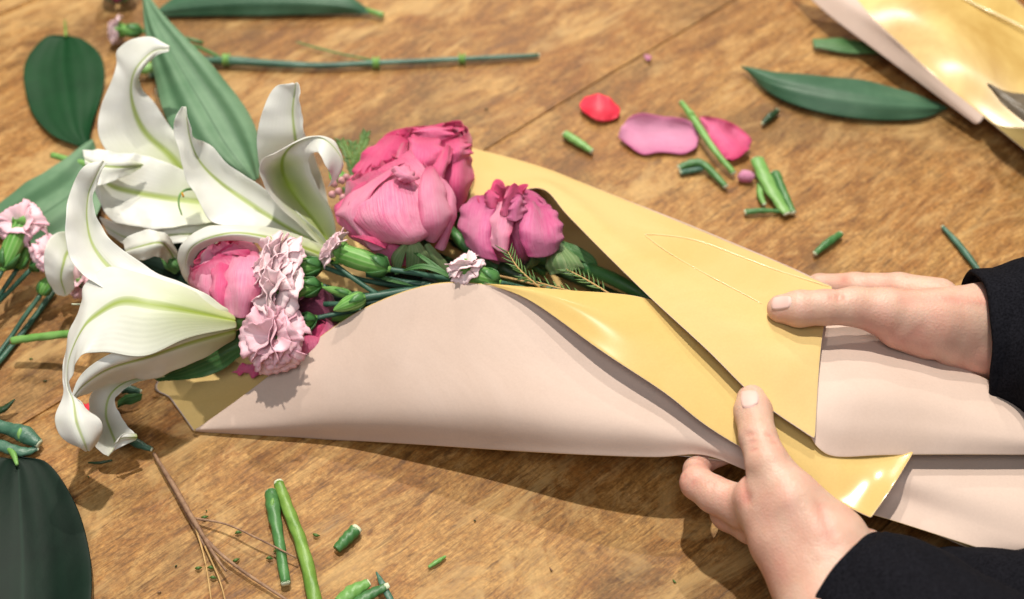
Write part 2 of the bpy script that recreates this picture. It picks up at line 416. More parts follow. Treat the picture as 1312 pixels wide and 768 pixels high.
def join_meshes(name, meshes):
    vs, fs, uvs, off = [], [], [], 0
    for me in meshes:
        n = len(me.vertices); co = np.empty(n * 3); me.vertices.foreach_get('co', co)
        vs.append(co.reshape(-1, 3)); fs += [tuple(i + off for i in p.vertices) for p in me.polygons]; off += n
        uv = np.empty(len(me.loops) * 2); me.uv_layers[0].data.foreach_get('uv', uv); uvs.append(uv)
        bpy.data.meshes.remove(me)
    me = bpy.data.meshes.new(name); me.from_pydata(np.concatenate(vs).tolist(), [], fs)
    me.uv_layers.new(name='UVMap').data.foreach_set('uv', np.concatenate(uvs).astype(np.float32))
    return me

# ------------------------------------------------------------------ table
ctr = P(656, 384)
def table():
    ca, sa = math.cos(GRAIN), math.sin(GRAIN)
    root = thing('table', 'worn brown wooden table top of wide diagonal boards under the bouquet', 'table', (0, 0, -0.04))
    root['kind'] = 'structure'
    # seam line passes through P(24,548); board coordinate t measured across the grain
    o0 = P(24, 548); nrm = np.array([-sa, ca, 0])
    t0 = float(np.dot(o0 - 0, nrm))
    edges = [t0 - 0.98, t0 - 0.66, t0 - 0.33, t0, t0 + 0.31, t0 + 0.62, t0 + 0.95, t0 + 1.3]
    for i in range(len(edges) - 1):
        a, b = edges[i] + 0.00014, edges[i + 1] - 0.00014
        nx = 90; xs = np.linspace(-1.3, 1.3, nx)
        def wav(x, s): return 0.0006 * math.sin(x * 9 + s) + 0.0005 * math.sin(x * 31 + s * 3)
        vs, fs = [], []
        prof = [(a, -0.04), (a, -0.0022), (a + 0.0005, -0.0004), (a + 0.004, 0), (b - 0.004, 0), (b - 0.0005, -0.0004), (b, -0.0022), (b, -0.04)]
        for x in xs:
            for j, (t, z) in enumerate(prof):
                w = wav(x, i if j < 4 else i + 1) if j not in (3, 4) else 0
                vs.append((x, t + w, z))
        m = len(prof)
        for p in range(nx - 1):
            for j in range(m - 1):
                fs.append((p * m + j, (p + 1) * m + j, (p + 1) * m + j + 1, p * m + j + 1))
            fs.append((p * m + m - 1, (p + 1) * m + m - 1, (p + 1) * m, p * m))
        fs.append(tuple(range(m - 1, -1, -1))); fs.append(tuple((nx - 1) * m + j for j in range(m)))
        me = bpy.data.meshes.new('board'); me.from_pydata(vs, [], fs)
        me.materials.append(wood_mat('board_wood', 1.7 * i + 0.4))
        ob = bpy.data.objects.new('board', me); COL.objects.link(ob); ob.parent = root
        ob.location = (0, 0, 0.04); ob.rotation_euler = (0, 0, GRAIN)
    return root
table()

# ------------------------------------------------------------------ bouquet wrapping
wrap = thing('paper_wrapping', 'two-tone pink and yellow wrapping paper rolled round the bouquet in the middle', 'wrapping paper', P(650, 480, 0))
sheet('back_sheet', [
    [(247, 553, .12), (232, 531.5, .1), (216, 510, .09), (200, 488, .08), (295, 412, .08), (390, 340, .08), (590, 186, 1.2)],
    [(430, 564, .15), (420, 490, .08), (560, 340, .08), (690, 213, 2.2)],
    [(640, 574, 2.0), (650, 500, .3), (720, 350, .1), (800, 255, 3.3)],
    [(820, 581, 3.5), (840, 510, 1.0), (890, 400, .9), (920, 303, 3.9)],
    [(960, 598, 3.7), (990, 540, 2.0), (1020, 460, 2.4), (1062, 366, 4.3)],
    [(1130, 657, 3.5), (1150, 600, 2.4), (1160, 540, 2.6), (1130, 425, 4.4)],
    [(1340, 745, 2.2), (1340, 680, 2.0), (1340, 600, 2.6), (1340, 524, 4.4)]], None, wrap, mats=['yellow', 'pink'], nu=36, nv=60, thick=0.03)
front = sheet('front_flap', [
    [(247, 553, .14), (249, 551, .3), (250, 550, .3), (252, 549, .3)],
    [(330, 558.5, .14), (332, 545, .9), (325, 520, 1.4), (312, 506, 1.5)],
    [(430, 564.5, .15), (430, 535, 1.8), (418, 485, 2.9), (392, 444, 3.2)],
    [(540, 571.5, 1.1), (535, 530, 3.0), (515, 460, 4.2), (470, 392, 4.8)],
    [(650, 579, 2.2), (640, 530, 4.0), (610, 450, 5.0), (560, 362, 6.0)],
    [(745, 584, 3.2), (740, 540, 4.5), (715, 460, 5.2), (650, 366, 6.25)],
    [(840, 587, 3.8), (830, 550, 4.8), (800, 490, 5.0), (760, 377, 6.2)],
    [(900, 584, 4.0), (890, 562, 4.6), (880, 520, 4.8), (850, 392, 5.8)],
    [(962, 606, 3.9), (970, 588, 4.4), (975, 550, 4.6), (960, 500, 5)],
    [(1060, 645, 3.7), (1070, 620, 3.8), (1080, 590, 4.5), (1085, 570, 4.5)],
    [(1130, 663, 3.7), (1150, 640, 3.8), (1160, 610, 4.4), (1168, 572, 4.0)],
    [(1230, 695, 3.6), (1235, 668, 3.9), (1240, 625, 4.4), (1243, 572, 3.8)],
    [(1340, 730, 3.0), (1340, 700, 3.9), (1340, 645, 4.4), (1340, 575, 3.8)]], None, wrap, mats=['pink', 'yellow'], nu=26, nv=90, thick=0.03, wob=.07)
sheet('lower_lapel', [
    [(619, 362.5, 6.25), (622, 363, 6.3), (625, 363.5, 6.3)],
    [(680, 386, 6.45), (700, 377, 6.7), (718, 371, 6.45)],
    [(770, 450, 6.25), (800, 415, 6.6), (833, 383, 6.45)],
    [(850, 503, 5.9), (885, 460, 6.2), (925, 430, 5.8)],
    [(903, 545, 5.5), (945, 505, 5.9), (985, 480, 5.4)],
    [(965, 583, 5.1), (1003, 552, 5.5), (1045, 540, 5)],
    [(1055, 633, 4.75), (1080, 596, 5.2), (1100, 560, 4.9)],
    [(1090, 652, 4.8), (1120, 608, 5.2), (1148, 572, 5.1)],
    [(1116, 664, 5.0), (1144, 624, 5.45), (1171, 579, 5.35)]], None, wrap, mats=['yellow_gloss', 'pink'], nu=20, nv=60, thick=0.03)
upper = sheet('upper_lapel', [
    [(560, 178, .8), (570, 215, 1.8), (590, 262, 3.0)],
    [(640, 198, 1.9), (640, 222, 3.1), (642, 252, 4.2)],
    [(700, 216, 2.8), (698, 229, 4.1), (694, 241, 5)],
    [(750, 236, 3.3), (745, 255, 4.8), (728, 276, 5.6)],
    [(830, 268, 3.9), (815, 310, 6.0), (778, 327, 6.4)],
    [(930, 309, 4.5), (900, 355, 6.7), (836, 384, 6.9)],
    [(1000, 337, 4.8), (975, 400, 6.9), (905, 448, 6.9)],
    [(1040, 355, 4.9), (1020, 435, 7.0), (970, 512, 6.5)],
    [(1067, 366, 5.0), (1053, 440, 6.9), (1045, 565, 6.0)]], None, wrap, mats=['yellow', 'pink'], nu=24, nv=70, thick=0.03, wob=.10)
sheet('upper_tail', [
    [(1035, 385, 5.2), (1040, 470, 6.4), (1040, 520, 6.3), (1036, 556, 5.8)],
    [(1052, 390, 5.2), (1055, 470, 6.4), (1054, 530, 6.3), (1049, 575, 5.6)],
    [(1075, 402, 5.2), (1080, 480, 6.5), (1080, 540, 6.2), (1072, 586, 5.3)],
    [(1130, 424, 5.2), (1135, 490, 6.4), (1135, 540, 6.1), (1130, 584, 5.2)],
    [(1210, 461, 5.0), (1210, 510, 6.0), (1210, 548, 5.8), (1210, 583, 5.1)],
    [(1340, 524, 4.6), (1340, 545, 5.4), (1340, 565, 5.4), (1340, 583, 4.9)]], None, wrap, mats=['pink', 'yellow'], nu=24, nv=50, thick=0.03, wob=.10)
from mathutils.bvhtree import BVHTree
def on_surface(o, px, py, lift=0.0):
    dg = bpy.context.evaluated_depsgraph_get()
    b = BVHTree.FromObject(o, dg); off = world_of(o)
    p0 = Vector(CAM) - off; d = Vector(P(px, py, 0) - CAM).normalized()
    h = b.ray_cast(p0, d)
    if h[0] is None: return None
    n = h[1] if h[1].z > 0 else -h[1]
    return np.array(h[0] + n * lift * 0.01 + off)
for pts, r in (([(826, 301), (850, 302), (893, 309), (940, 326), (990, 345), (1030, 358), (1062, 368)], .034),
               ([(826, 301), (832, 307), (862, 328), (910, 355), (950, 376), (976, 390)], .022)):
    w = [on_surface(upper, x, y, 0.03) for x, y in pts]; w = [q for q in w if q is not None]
    if len(w) > 2: link('crease_glint', tube_mesh('crease_glint', w, [r * .6] + [r] * (len(w) - 2) + [r * .4], seg=8, nper=10), 'crease_glint', wrap)

# second wrapping at the top right
w2 = thing('paper_wrapping', 'second sheet of yellow wrapping paper lying at the top right corner', 'wrapping paper', P(1250, 60, 0))
sheet('yellow_sheet', [
    [(1070, -30, 2.6), (1160, -40, 3.2), (1250, -50, 2.6)],
    [(1110, 20, 2.6), (1200, 0, 3.4), (1290, -12, 2.8)],
    [(1180, 85, 2.2), (1250, 50, 3.2), (1325, 20, 2.8)],
    [(1250, 142, 1.6), (1310, 100, 2.8), (1370, 60, 2.6)],
    [(1330, 207, 1.2), (1370, 160, 2.2), (1420, 110, 2.0)]], None, w2, mats=['yellow_dim_sheen', 'pink'], nu=20, nv=30, thick=0.03)
sheet('pink_edge', [
    [(1010, -30, 1.6), (1040, -32, 2.4), (1076, -33, 2.72)],
    [(1056, 15, 1.6), (1080, 8, 2.3), (1112, 16, 2.72)],
    [(1118, 62, 1.5), (1140, 58, 2.1), (1160, 62, 2.5)],
    [(1180, 108, 1.4), (1190, 104, 1.8), (1204, 103, 2.1)],
    [(1250, 160, 1.1), (1256, 158, 1.3), (1262, 150, 1.55)]], 'pink', w2, nu=12, nv=24, thick=0.03)
tube('crease_glint', [(1225, -6, 3.35), (1262, 12, 3.4), (1300, 30, 3.3), (1340, 52, 3.2)], [.05, .09, .09, .05], 'crease_glint', w2)  # highlight line on the sheet, laid on as a pale strip

# ------------------------------------------------------------------ implicit surfaces (hands, jacket)
def smin(a, b, k):
    h = np.clip(0.5 + 0.5 * (b - a) / k, 0, 1)
    return b * (1 - h) + a * h - k * h * (1 - h)
def cone(X, a, b, ra, rb, sq=None):
    ba = b - a; pa = X - a
    h = np.clip((pa @ ba) / (ba @ ba), 0, 1)
    d = pa - h[..., None] * ba
    return np.sqrt((d * d).sum(-1)) - (ra + (rb - ra) * h)
def nets(name, field, lo, hi, step):
    """surface nets over field(X in cm); lo/hi in cm"""
    ax = [np.arange(lo[i], hi[i] + step, step) for i in range(3)]
    nx, ny, nz = map(len, ax)
    X = np.stack(np.meshgrid(*ax, indexing='ij'), -1).astype(np.float32)
    F = field(X).astype(np.float32)
    s = F < 0
    cells = np.zeros((nx - 1, ny - 1, nz - 1), bool); cnt = np.zeros(cells.shape, np.int8)
    for i in (0, 1):
        for j in (0, 1):
            for k in (0, 1):
                cnt += s[i:nx - 1 + i, j:ny - 1 + j, k:nz - 1 + k]
    cells = (cnt > 0) & (cnt < 8)
    ids = -np.ones(cells.shape, int); ci = np.argwhere(cells); ids[cells] = np.arange(len(ci))
    acc = np.zeros((len(ci), 3)); num = np.zeros(len(ci))
    corners = [(i, j, k) for i in (0, 1) for j in (0, 1) for k in (0, 1)]
    for c1 in corners:
        for a in range(3):
            if c1[a]: continue
            c2 = list(c1); c2[a] = 1
            f1 = F[ci[:, 0] + c1[0], ci[:, 1] + c1[1], ci[:, 2] + c1[2]]
            f2 = F[ci[:, 0] + c2[0], ci[:, 1] + c2[1], ci[:, 2] + c2[2]]
            m = (f1 < 0) != (f2 < 0)
            t = np.where(m, f1 / np.where(m, f1 - f2, 1), 0)
            p = np.tile(np.array(c1, float), (len(ci), 1)); p[:, a] += t
            acc[m] += p[m]; num[m] += 1
    V = (acc / num[:, None] + ci) * step + np.array(lo)
    faces = []
    for a in range(3):
        b, c = (a + 1) % 3, (a + 2) % 3
        sl1 = [slice(None)] * 3; sl2 = [slice(None)] * 3
        sl1[a] = slice(0, -1); sl2[a] = slice(1, None)
        e = s[tuple(sl1)] != s[tuple(sl2)]
        E = np.argwhere(e)
        E = E[(E[:, b] > 0) & (E[:, c] > 0) & (E[:, b] < F.shape[b] - 1) & (E[:, c] < F.shape[c] - 1)]
        ob = np.zeros(3, int); ob[b] = 1; oc = np.zeros(3, int); oc[c] = 1
        q = np.stack([ids[tuple((E - ob - oc).T)], ids[tuple((E - oc).T)], ids[tuple(E.T)], ids[tuple((E - ob).T)]], 1)
        fl = s[tuple(E.T)]
        q[~fl] = q[~fl][:, ::-1]
        faces.append(q)
    faces = np.concatenate(faces); faces = faces[(faces >= 0).all(1)]
    # two rounds of light smoothing
    nv = len(V); e = np.concatenate([faces[:, [0, 1]], faces[:, [1, 2]], faces[:, [2, 3]], faces[:, [3, 0]]])
    for _ in range(3):
        A = np.zeros((nv, 3)); C = np.zeros(nv)
        for x, y in ((0, 1), (1, 0)):
            for d in range(3): A[:, d] += np.bincount(e[:, x], V[e[:, y], d], nv)
            C += np.bincount(e[:, x], minlength=nv)
        V = 0.5 * V + 0.5 * A / np.maximum(C, 1)[:, None]
    me = bpy.data.meshes.new(name); me.from_pydata((V * 0.01).tolist(), [], faces.tolist())
    return me, V
def H(px, py, z): return P(px, py, z) * 100

person = thing('person', 'person in black sleeves holding the wrapped bouquet with both hands at the right', 'person', P(1330, 760, 0))

def build_hand(chains, k, creases, red, step=0.09, nails=()):
    allp = [H(*p[:3]) for ch in chains for p in ch]; rs = [p[3] for ch in chains for p in ch]
    lo = np.min([a - r for a, r in zip(allp, rs)], 0) - 0.5; hi = np.max([a + r for a, r in zip(allp, rs)], 0) + 0.5
    def field(X):
        F = None
        for ch in chains:
            G = None
            for a, b in zip(ch[:-1], ch[1:]):
                d = cone(X, H(*a[:3]), H(*b[:3]), a[3], b[3])
                G = d if G is None else smin(G, d, 0.22)
            F = G if F is None else smin(F, G, k)
        for (p, q, r, dep) in creases:          # skin folds pressed in
            d = cone(X, H(*p), H(*q), 0, 0)
            F = F + dep * np.exp(-(d / r) ** 2)
        return F
    me, V = nets('hand', field, lo, hi, step)
    o = link('hand', me, 'skin', person)
    ca = me.color_attributes.new('tint', 'FLOAT_COLOR', 'POINT')
    t = np.zeros(len(V))
    for (p, r, a) in red:
        t += a * np.exp(-(((V - H(*p)) ** 2).sum(1)) / r ** 2)
    for (p, q, r, dep) in creases:
        A, B = H(*p), H(*q); ba = B - A
        h = np.clip(((V - A) @ ba) / (ba @ ba), 0, 1); d = np.linalg.norm(V - A - h[:, None] * ba, axis=1)
        t += 0.35 * np.exp(-(d / (r * 1.2)) ** 2)
    t += 0.12 + 0.14 * np.sin(V[:, 0] * 1.7 + 1) * np.sin(V[:, 1] * 2.3) + 0.06 * np.sin(V[:, 0] * 5.1 + V[:, 2] * 3)
    t = t.clip(0, 0.8)
    ca.data.foreach_set('color', np.stack([t, t, t, np.ones_like(t)], 1).reshape(-1).astype(np.float32))
    return o

far = build_hand([
    [(1001, 396, 7.4, .70), (1024, 396, 7.6, .88), (1058, 394, 7.75, .84), (1095, 393, 7.6, .94), (1135, 400, 7.3, 1.2), (1195, 413, 6.6, 1.65), (1262, 412, 6.0, 1.9), (1350, 420, 6.0, 2.3)],
    [(1262, 438, 5.2, 1.7), (1350, 440, 5.0, 2.2)],
    [(1150, 425, 6.6, .85), (1215, 436, 5.7, 1.3), (1262, 445, 5.0, 1.6)],
    [(1235, 458, 4.0, 1.05), (1270, 462, 3.9, 1.25), (1350, 455, 4.2, 1.6)],
    [(1200, 386, 5.3, 1.2), (1152, 373, 5.0, .92), (1095, 369, 4.4, .78), (1050, 369, 3.6, .72), (1020, 385, 2.7, .62)],
    [(1205, 410, 4.4, 1.3), (1150, 400, 3.4, .95), (1085, 400, 2.4, .8), (1045, 420, 1.8, .7), (1035, 440, 1.6, .62)],
    [(1215, 430, 3.8, 1.2), (1160, 430, 2.6, .9), (1105, 435, 1.7, .75), (1075, 455, 1.3, .65)],
    [(1225, 450, 3.2, 1.0), (1180, 460, 2.0, .75), (1140, 470, 1.3, .65), (1120, 485, 1.2, .55)],
    ], 0.45,
    [((1072, 372, 8.2), (1075, 392, 8.8), .11, .10), ((1080, 372, 8.2), (1083, 390, 8.8), .09, .08), ((1064, 372, 8.2), (1065, 388, 8.8), .09, .07), ((1110, 362, 5.9), (1112, 372, 6.0), .1, .08), ((1150, 432, 7.6), (1210, 420, 8.2), .12, .06), ((1170, 446, 7.2), (1225, 432, 8.0), .12, .06), ((1210, 380, 8.4), (1270, 386, 8.0), .22, -.07),
     ((1110, 425, 7.3), (1150, 415, 8.4), .15, .06), ((1105, 427, 7.0), (1135, 408, 8.5), .1, .05),
     ((1195, 456, 5.5), (1290, 447, 5.6), .28, .30), ((1140, 372, 8.0), (1200, 366, 8.0), .3, .05), ((1160, 385, 8.6), (1230, 378, 8.4), .3, .06), ((1160, 440, 7), (1200, 405, 8.4), .2, .05), ((1068, 371, 5.0), (1080, 358, 5.0), .12, .05)],
    [((990, 405, 7.4), .7, .25), ((1130, 430, 7.0), 1.2, .4), ((1180, 440, 6.6), 1.4, .35), ((1250, 470, 4.5), 1.8, .6), ((1075, 366, 5), .6, .4), ((1120, 360, 5), 1.2, .2), ((1060, 412, 7.6), .8, .25)])
near = build_hand([
    [(963, 512, 6.1, .72), (965, 528, 6.3, .88), (971, 560, 6.6, .84), (984, 596, 6.6, .98), (1012, 645, 6.0, 1.50), (1056, 700, 5.2, 2.0), (1085, 750, 4.8, 2.1), (1150, 860, 4.8, 2.6)],
    [(975, 640, 5.4, 1.25), (1005, 690, 5.0, 1.6), (1045, 745, 4.6, 2.0), (1095, 850, 4.6, 2.6)],
    [(1000, 662, 4.9, 1.30), (950, 649, 4.2, .98), (915, 634, 4.0, .86), (893, 619, 3.8, .78), (892, 602, 3.4, .60), (904, 590, 3.0, .55), (935, 580, 2.7, .5)],
    [(1010, 675, 4.0, 1.2), (965, 670, 3.0, 1.0), (935, 656, 2.5, .92), (945, 640, 1.4, .7), (970, 630, 1.1, .6)],
    [(1040, 690, 3.8, 1.2), (1000, 690, 2.6, .8), (975, 672, 1.6, .72), (1000, 655, 1.2, .62)],
    [(1060, 715, 3.6, 1.2), (1030, 720, 2.2, .72), (1010, 700, 1.4, .62), (1030, 680, 1.1, .55)],
    [(1060, 700, 4.4, 1.5), (1108, 706, 3.6, 1.0), (1140, 740, 3.6, 1.2)],
    ], 0.5,
    [((948, 556, 7.2), (990, 560, 7.4), .10, .09), ((950, 566, 7.2), (994, 568, 7.4), .10, .09), ((954, 576, 7.2), (990, 579, 7.5), .09, .07), ((995, 620, 7.8), (1050, 712, 7.0), .22, -.08), ((905, 640, 4.9), (915, 618, 4.9), .10, .07), ((880, 630, 4.4), (895, 612, 4.5), .10, .07),
     ((868, 612, 4.4), (905, 606, 4.0), .10, .06), ((958, 596, 6), (958, 640, 6.2), .25, .12), ((905, 618, 4.8), (930, 612, 4.6), .1, .06),
     ((1050, 650, 7.2), (1068, 700, 6.8), .3, .10)],
    [((958, 640, 5.8), .5, .5), ((890, 612, 3.8), 1.1, .45), ((930, 625, 4.5), 1.0, .2), ((985, 690, 5.6), 1.6, .2), ((962, 500, 6.4), .5, .25), ((1000, 730, 5), 1.4, .2)])

def nail(pts, lift=0.03):
    """pts: 3 rows x 3 pixel points ray-cast onto the hand"""
    pass
def nail_on(hand, quad):
    dg = bpy.context.evaluated_depsgraph_get(); b = BVHTree.FromObject(hand, dg); off = world_of(hand)
    (x00, y00), (x01, y01), (x10, y10), (x11, y11) = quad
    n = 12; g = np.zeros((n, n, 3)); ok = True
    for i in range(n):
        for j in range(n):
            v = i / (n - 1); u = j / (n - 1)
            # rounded outline
            cu, cv = 2 * u - 1, 2 * v - 1
            cu2 = cu * math.sqrt(max(0, 1 - 0.30 * cv * cv)); cv2 = cv * math.sqrt(max(0, 1 - 0.38 * cu * cu))
            uu, vv = (cu2 + 1) / 2, (cv2 + 1) / 2
            x = (1 - vv) * ((1 - uu) * x00 + uu * x01) + vv * ((1 - uu) * x10 + uu * x11)
            y = (1 - vv) * ((1 - uu) * y00 + uu * y01) + vv * ((1 - uu) * y10 + uu * y11)
            d = Vector(P(x, y, 0) - CAM).normalized()
            h = b.ray_cast(Vector(CAM) - off, d)
            if h[0] is None: return None
            edge = max(abs(cu), abs(cv))
            nn = h[1] if h[1].dot(d) < 0 else -h[1]
            g[i, j] = np.array(h[0] + off + nn * (0.0007 if edge < 0.86 else -0.0004))
    return link('nail', grid_mesh('nail', g), 'nail', hand)
nail_on(far, [(988, 381), (986, 399), (1016, 378), (1014, 396)])
nail_on(near, [(946, 500), (973, 500), (950, 527), (974, 519)])

# jacket: sleeves with open cuffs
def cuff(c, nxt, r, wid):
    a, b = H(*c), H(*nxt); ax = (b - a) / np.linalg.norm(b - a)
    x = np.cross(ax, [0, 0, 1.0]); x /= np.linalg.norm(x); y = np.cross(ax, x); n = 72; vs, fs = [], []
    prof = [(-.28, .02), (-.30, -.10), (-.05, -.16), (wid, -.12), (wid, .10), (wid * .97, .16), (wid * .9, .10), (wid * .5, .13), (-.05, .12), (-.22, .10)]
    for i in range(n):
        th = i * TAU_ / n; wv = .05 * math.sin(3 * th) + .03 * math.sin(7 * th + 1)
        for (u, q) in prof:
            vs.append(tuple((a + ax * (u + wv) + (x * math.cos(th) + y * math.sin(th)) * (r + q + wv)) * .01))
    m = len(prof)
    for i in range(n):
        for j in range(m): fs.append((i * m + j, ((i + 1) % n) * m + j, ((i + 1) % n) * m + (j + 1) % m, i * m + (j + 1) % m))
    me = bpy.data.meshes.new('cuff'); me.from_pydata(vs, [], fs); link('cuff', me, 'black', person)
TAU_ = 2 * math.pi
cuff((1256, 436, 5.2), (1350, 432, 5.5), 3.45, 2.2)
cuff((1086, 764, 4.4), (1140, 800, 4.7), 3.05, 1.4)
def jacket():
    A = [(1256, 436, 5.2, 3.45), (1350, 432, 5.5, 3.8), (1500, 520, 9, 4.8), (1720, 720, 16, 6)]
    B = [(1086, 764, 4.4, 3.0), (1140, 800, 4.7, 3.6), (1330, 950, 8, 4.8), (1620, 1080, 14, 6)]
    Cc = [(1215, 775, 1.9, 2.6), (1420, 830, 3.2, 4.5), (1640, 960, 7, 7.0)]
    allp = [H(*p[:3]) for p in A + B + Cc]
    lo = np.min(allp, 0) - 7; hi = np.max(allp, 0) + 7
    lo[2] = 0.1
    def field(X):
        F = None
        for ch in (A, B, Cc):
            for a, b in zip(ch[:-1], ch[1:]):
                d = cone(X, H(*a[:3]), H(*b[:3]), a[3], b[3])
                F = d if F is None else smin(F, d, 1.2)
        # folds in the cloth
        F = F + 0.10 * np.sin(X[..., 0] * 1.9 + X[..., 1] * 0.8) * np.sin(X[..., 1] * 1.1 + X[..., 2]) + 0.05 * np.sin(X[..., 0] * 4.1 - X[..., 2] * 2.3)
        for ch, ra, rb in ((A, 3.0, 2.6), (B, 2.75, 2.3)):
            a, b = H(*ch[0][:3]), H(*ch[1][:3]); ax = (b - a) / np.linalg.norm(b - a)
            F = np.maximum(F, -((X - a) @ ax + 0.2 * 0))                    # cut the cuff square
            F = np.where(False, F, F)
            F = np.maximum(F, -cone(X, a - ax * 2, a + ax * 3.0, ra, rb))
        return F
    def field2(X):
        # the square cut must only affect its own sleeve: build the parts apart
        def tubeF(ch):
            G = None
            for a, b in zip(ch[:-1], ch[1:]):
                d = cone(X, H(*a[:3]), H(*b[:3]), a[3], b[3]); G = d if G is None else smin(G, d, 1.2)
            return G
        wv = 0.10 * np.sin(X[..., 0] * 1.9 + X[..., 1] * 0.8) * np.sin(X[..., 1] * 1.1 + X[..., 2]) + 0.05 * np.sin(X[..., 0] * 4.1 - X[..., 2] * 2.3)
        res = tubeF(Cc)
        for ch, ra, rb in ((A, 3.0, 2.6), (B, 2.75, 2.3)):
            a, b = H(*ch[0][:3]), H(*ch[1][:3]); ax = (b - a) / np.linalg.norm(b - a)
            G = np.maximum(tubeF(ch), -((X - a) @ ax))
            res = smin(res, G, 0.8)
        res = res + wv
        for ch, ra, rb in ((A, 3.0, 2.6), (B, 2.75, 2.3)):
            a, b = H(*ch[0][:3]), H(*ch[1][:3]); ax = (b - a) / np.linalg.norm(b - a)
            res = np.maximum(res, -cone(X, a - ax * 2, a + ax * 3.0, ra, rb))
        return res
    me, V = nets('jacket', field2, lo, hi, 0.26)
    link('jacket', me, 'black', person)
jacket()
#FLOWERS
# ------------------------------------------------------------------ lilies
def lily_petal(par, rows, tipfirst=False, ruff=0.10, rk=4, nu=15, nv=40, wob=0.12, label=None, mat='lily'):
    o = sheet('petal', rows, mat, par, nu=nu, nv=nv, thick=0.035, ruff=ruff, rk=rk, groove=0.10, wob=wob, tipfirst=tipfirst, floor=0.1)
    if label: o['label'] = label
    return o
LG = 'white lilies in the bouquet'
la = thing('lily', 'white lily at the back left, its tall petal hooked over below the long grey-green leaf', 'lily', P(270, 262, 1), LG)
lily_petal(la, [[(285, 285, 2.4), (285, 300, 2.2), (282, 312, 2.2)], [(225, 288, 2.8), (228, 300, 2.6), (230, 312, 2.4)],
    [(165, 288, 2.8), (168, 305, 2.4), (172, 318, 2.2)], [(128, 278, 2.9), (132, 290, 2.6), (140, 300, 2.4)]], ruff=.05)
lily_petal(la, [
    [(217, 61, 8.6), (217, 63, 8.6), (216, 66, 8.6)], [(190, 47, 9.0), (197, 66, 8.6), (200, 72, 8.4)], [(150, 62, 8.6), (176, 86, 8.2), (181, 92, 8.0)],
    [(147, 92, 7.8), (168, 110, 7.3), (180, 107, 7.0)], [(129, 138, 6.6), (172, 140, 6.1), (200, 135, 5.9)], [(128, 180, 5.4), (187, 170, 4.9), (220, 165, 4.9)],
    [(165, 222, 4.2), (222, 202, 3.8), (252, 200, 3.8)], [(240, 262, 2.6), (256, 250, 2.2), (272, 240, 2.6)]], True)
lily_petal(la, [[(285, 245, 3), (287, 262, 2.7), (287, 283, 2.6)], [(240, 220, 3.9), (225, 255, 3.1), (232, 292, 3.0)], [(190, 200, 4.7), (172, 246, 3.9), (180, 293, 3.3)],
    [(160, 197, 5.0), (140, 236, 4.5), (140, 280, 3.8)], [(128, 193, 5.3), (124, 215, 5.1), (122, 245, 4.6)], [(105, 193, 5.6), (107, 198, 5.5), (112, 206, 5.4)]])
lily_petal(la, [[(184, 211, 5.1), (183, 213, 5.1), (180, 216, 5.1)], [(160, 202, 5.9), (158, 214, 5.9), (152, 230, 5.5)], [(130, 196, 6.0), (128, 212, 6.1), (122, 238, 5.7)],
    [(106, 193, 5.8), (108, 204, 5.9), (112, 222, 5.6)]], ruff=.04)
lily_petal(la, [[(157, 310, 4.6), (160, 322, 4.6), (166, 333, 4.4)], [(172, 298, 5.2), (180, 316, 5.3), (182, 334, 4.7)], [(197, 293, 5.5), (203, 311, 5.5), (201, 330, 4.7)],
    [(217, 302, 4.8), (214, 317, 4.6), (210, 333, 4.1)], [(230, 328, 3.0), (224, 334, 3), (216, 341, 2.8)], [(229, 352, 2), (223, 354, 2), (216, 354, 2)]], True, ruff=.06, nv=28)
tube('stamen', [(256, 243, 5.0), (240, 243, 5.4), (231, 249, 5.5), (229, 262, 5.2), (233, 276, 4.8)], [.06, .07, .06, .05, .04], 'stem_light', la, seg=6)
tube('anther', [(233, 247, 5.7), (235, 252, 5.7)], [.05, .06], 'anther', la, seg=6)
lily_petal(la, [[(226, 100, 1.0), (228, 104, 1.0), (232, 108, 1)], [(204, 112, 2.2), (206, 122, 2.2), (212, 134, 2.2)], [(200, 106, 3.2), (200, 114, 3.2), (203, 124, 3.2)]], ruff=.02, nv=14)

lb = thing('lily', 'white lily in the middle with an open green throat beside the large pink rose', 'lily', P(425, 330, 1), LG)
lily_petal(lb, [
    [(376, 106, 10.4), (379, 106, 10.4), (382, 107, 10.4)], [(352, 112, 10.1), (377, 120, 9.8), (384, 122, 10.0)], [(337, 140, 9.3), (375, 146, 8.9), (385, 145, 9.2)],
    [(329, 175, 8.2), (379, 180, 7.7), (391, 172, 8.1)], [(331, 208, 6.4), (385, 212, 5.2), (402, 200, 6.0)], [(345, 235, 4.2), (398, 244, 3.6), (415, 235, 4.0)], [(380, 280, 2.6), (408, 285, 2.5), (422, 280, 2.7)], [(420, 320, 2.2), (425, 320, 2.1), (430, 316, 2.2)]], True)
lily_petal(lb, [
    [(233, 137, 9.6), (236, 137, 9.6), (239, 140, 9.6)], [(224, 152, 9.2), (238, 156, 9.0), (242, 159, 9.1)], [(223, 172, 8.5), (243, 180, 8.1), (251, 177, 8.3)],
    [(234, 215, 7.4), (260, 210, 6.9), (270, 186, 7.4)], [(250, 252, 6.4), (283, 233, 5.9), (297, 215, 6.5)], [(273, 284, 5.7), (318, 258, 5.2), (335, 238, 5.9)],
    [(325, 298, 5.2), (360, 286, 4.6), (375, 268, 5.4)], [(388, 318, 4.4), (402, 310, 4.0), (408, 296, 4.5)], [(424, 335, 3), (428, 333, 3), (432, 328, 3)]], True, rk=5, ruff=.12)
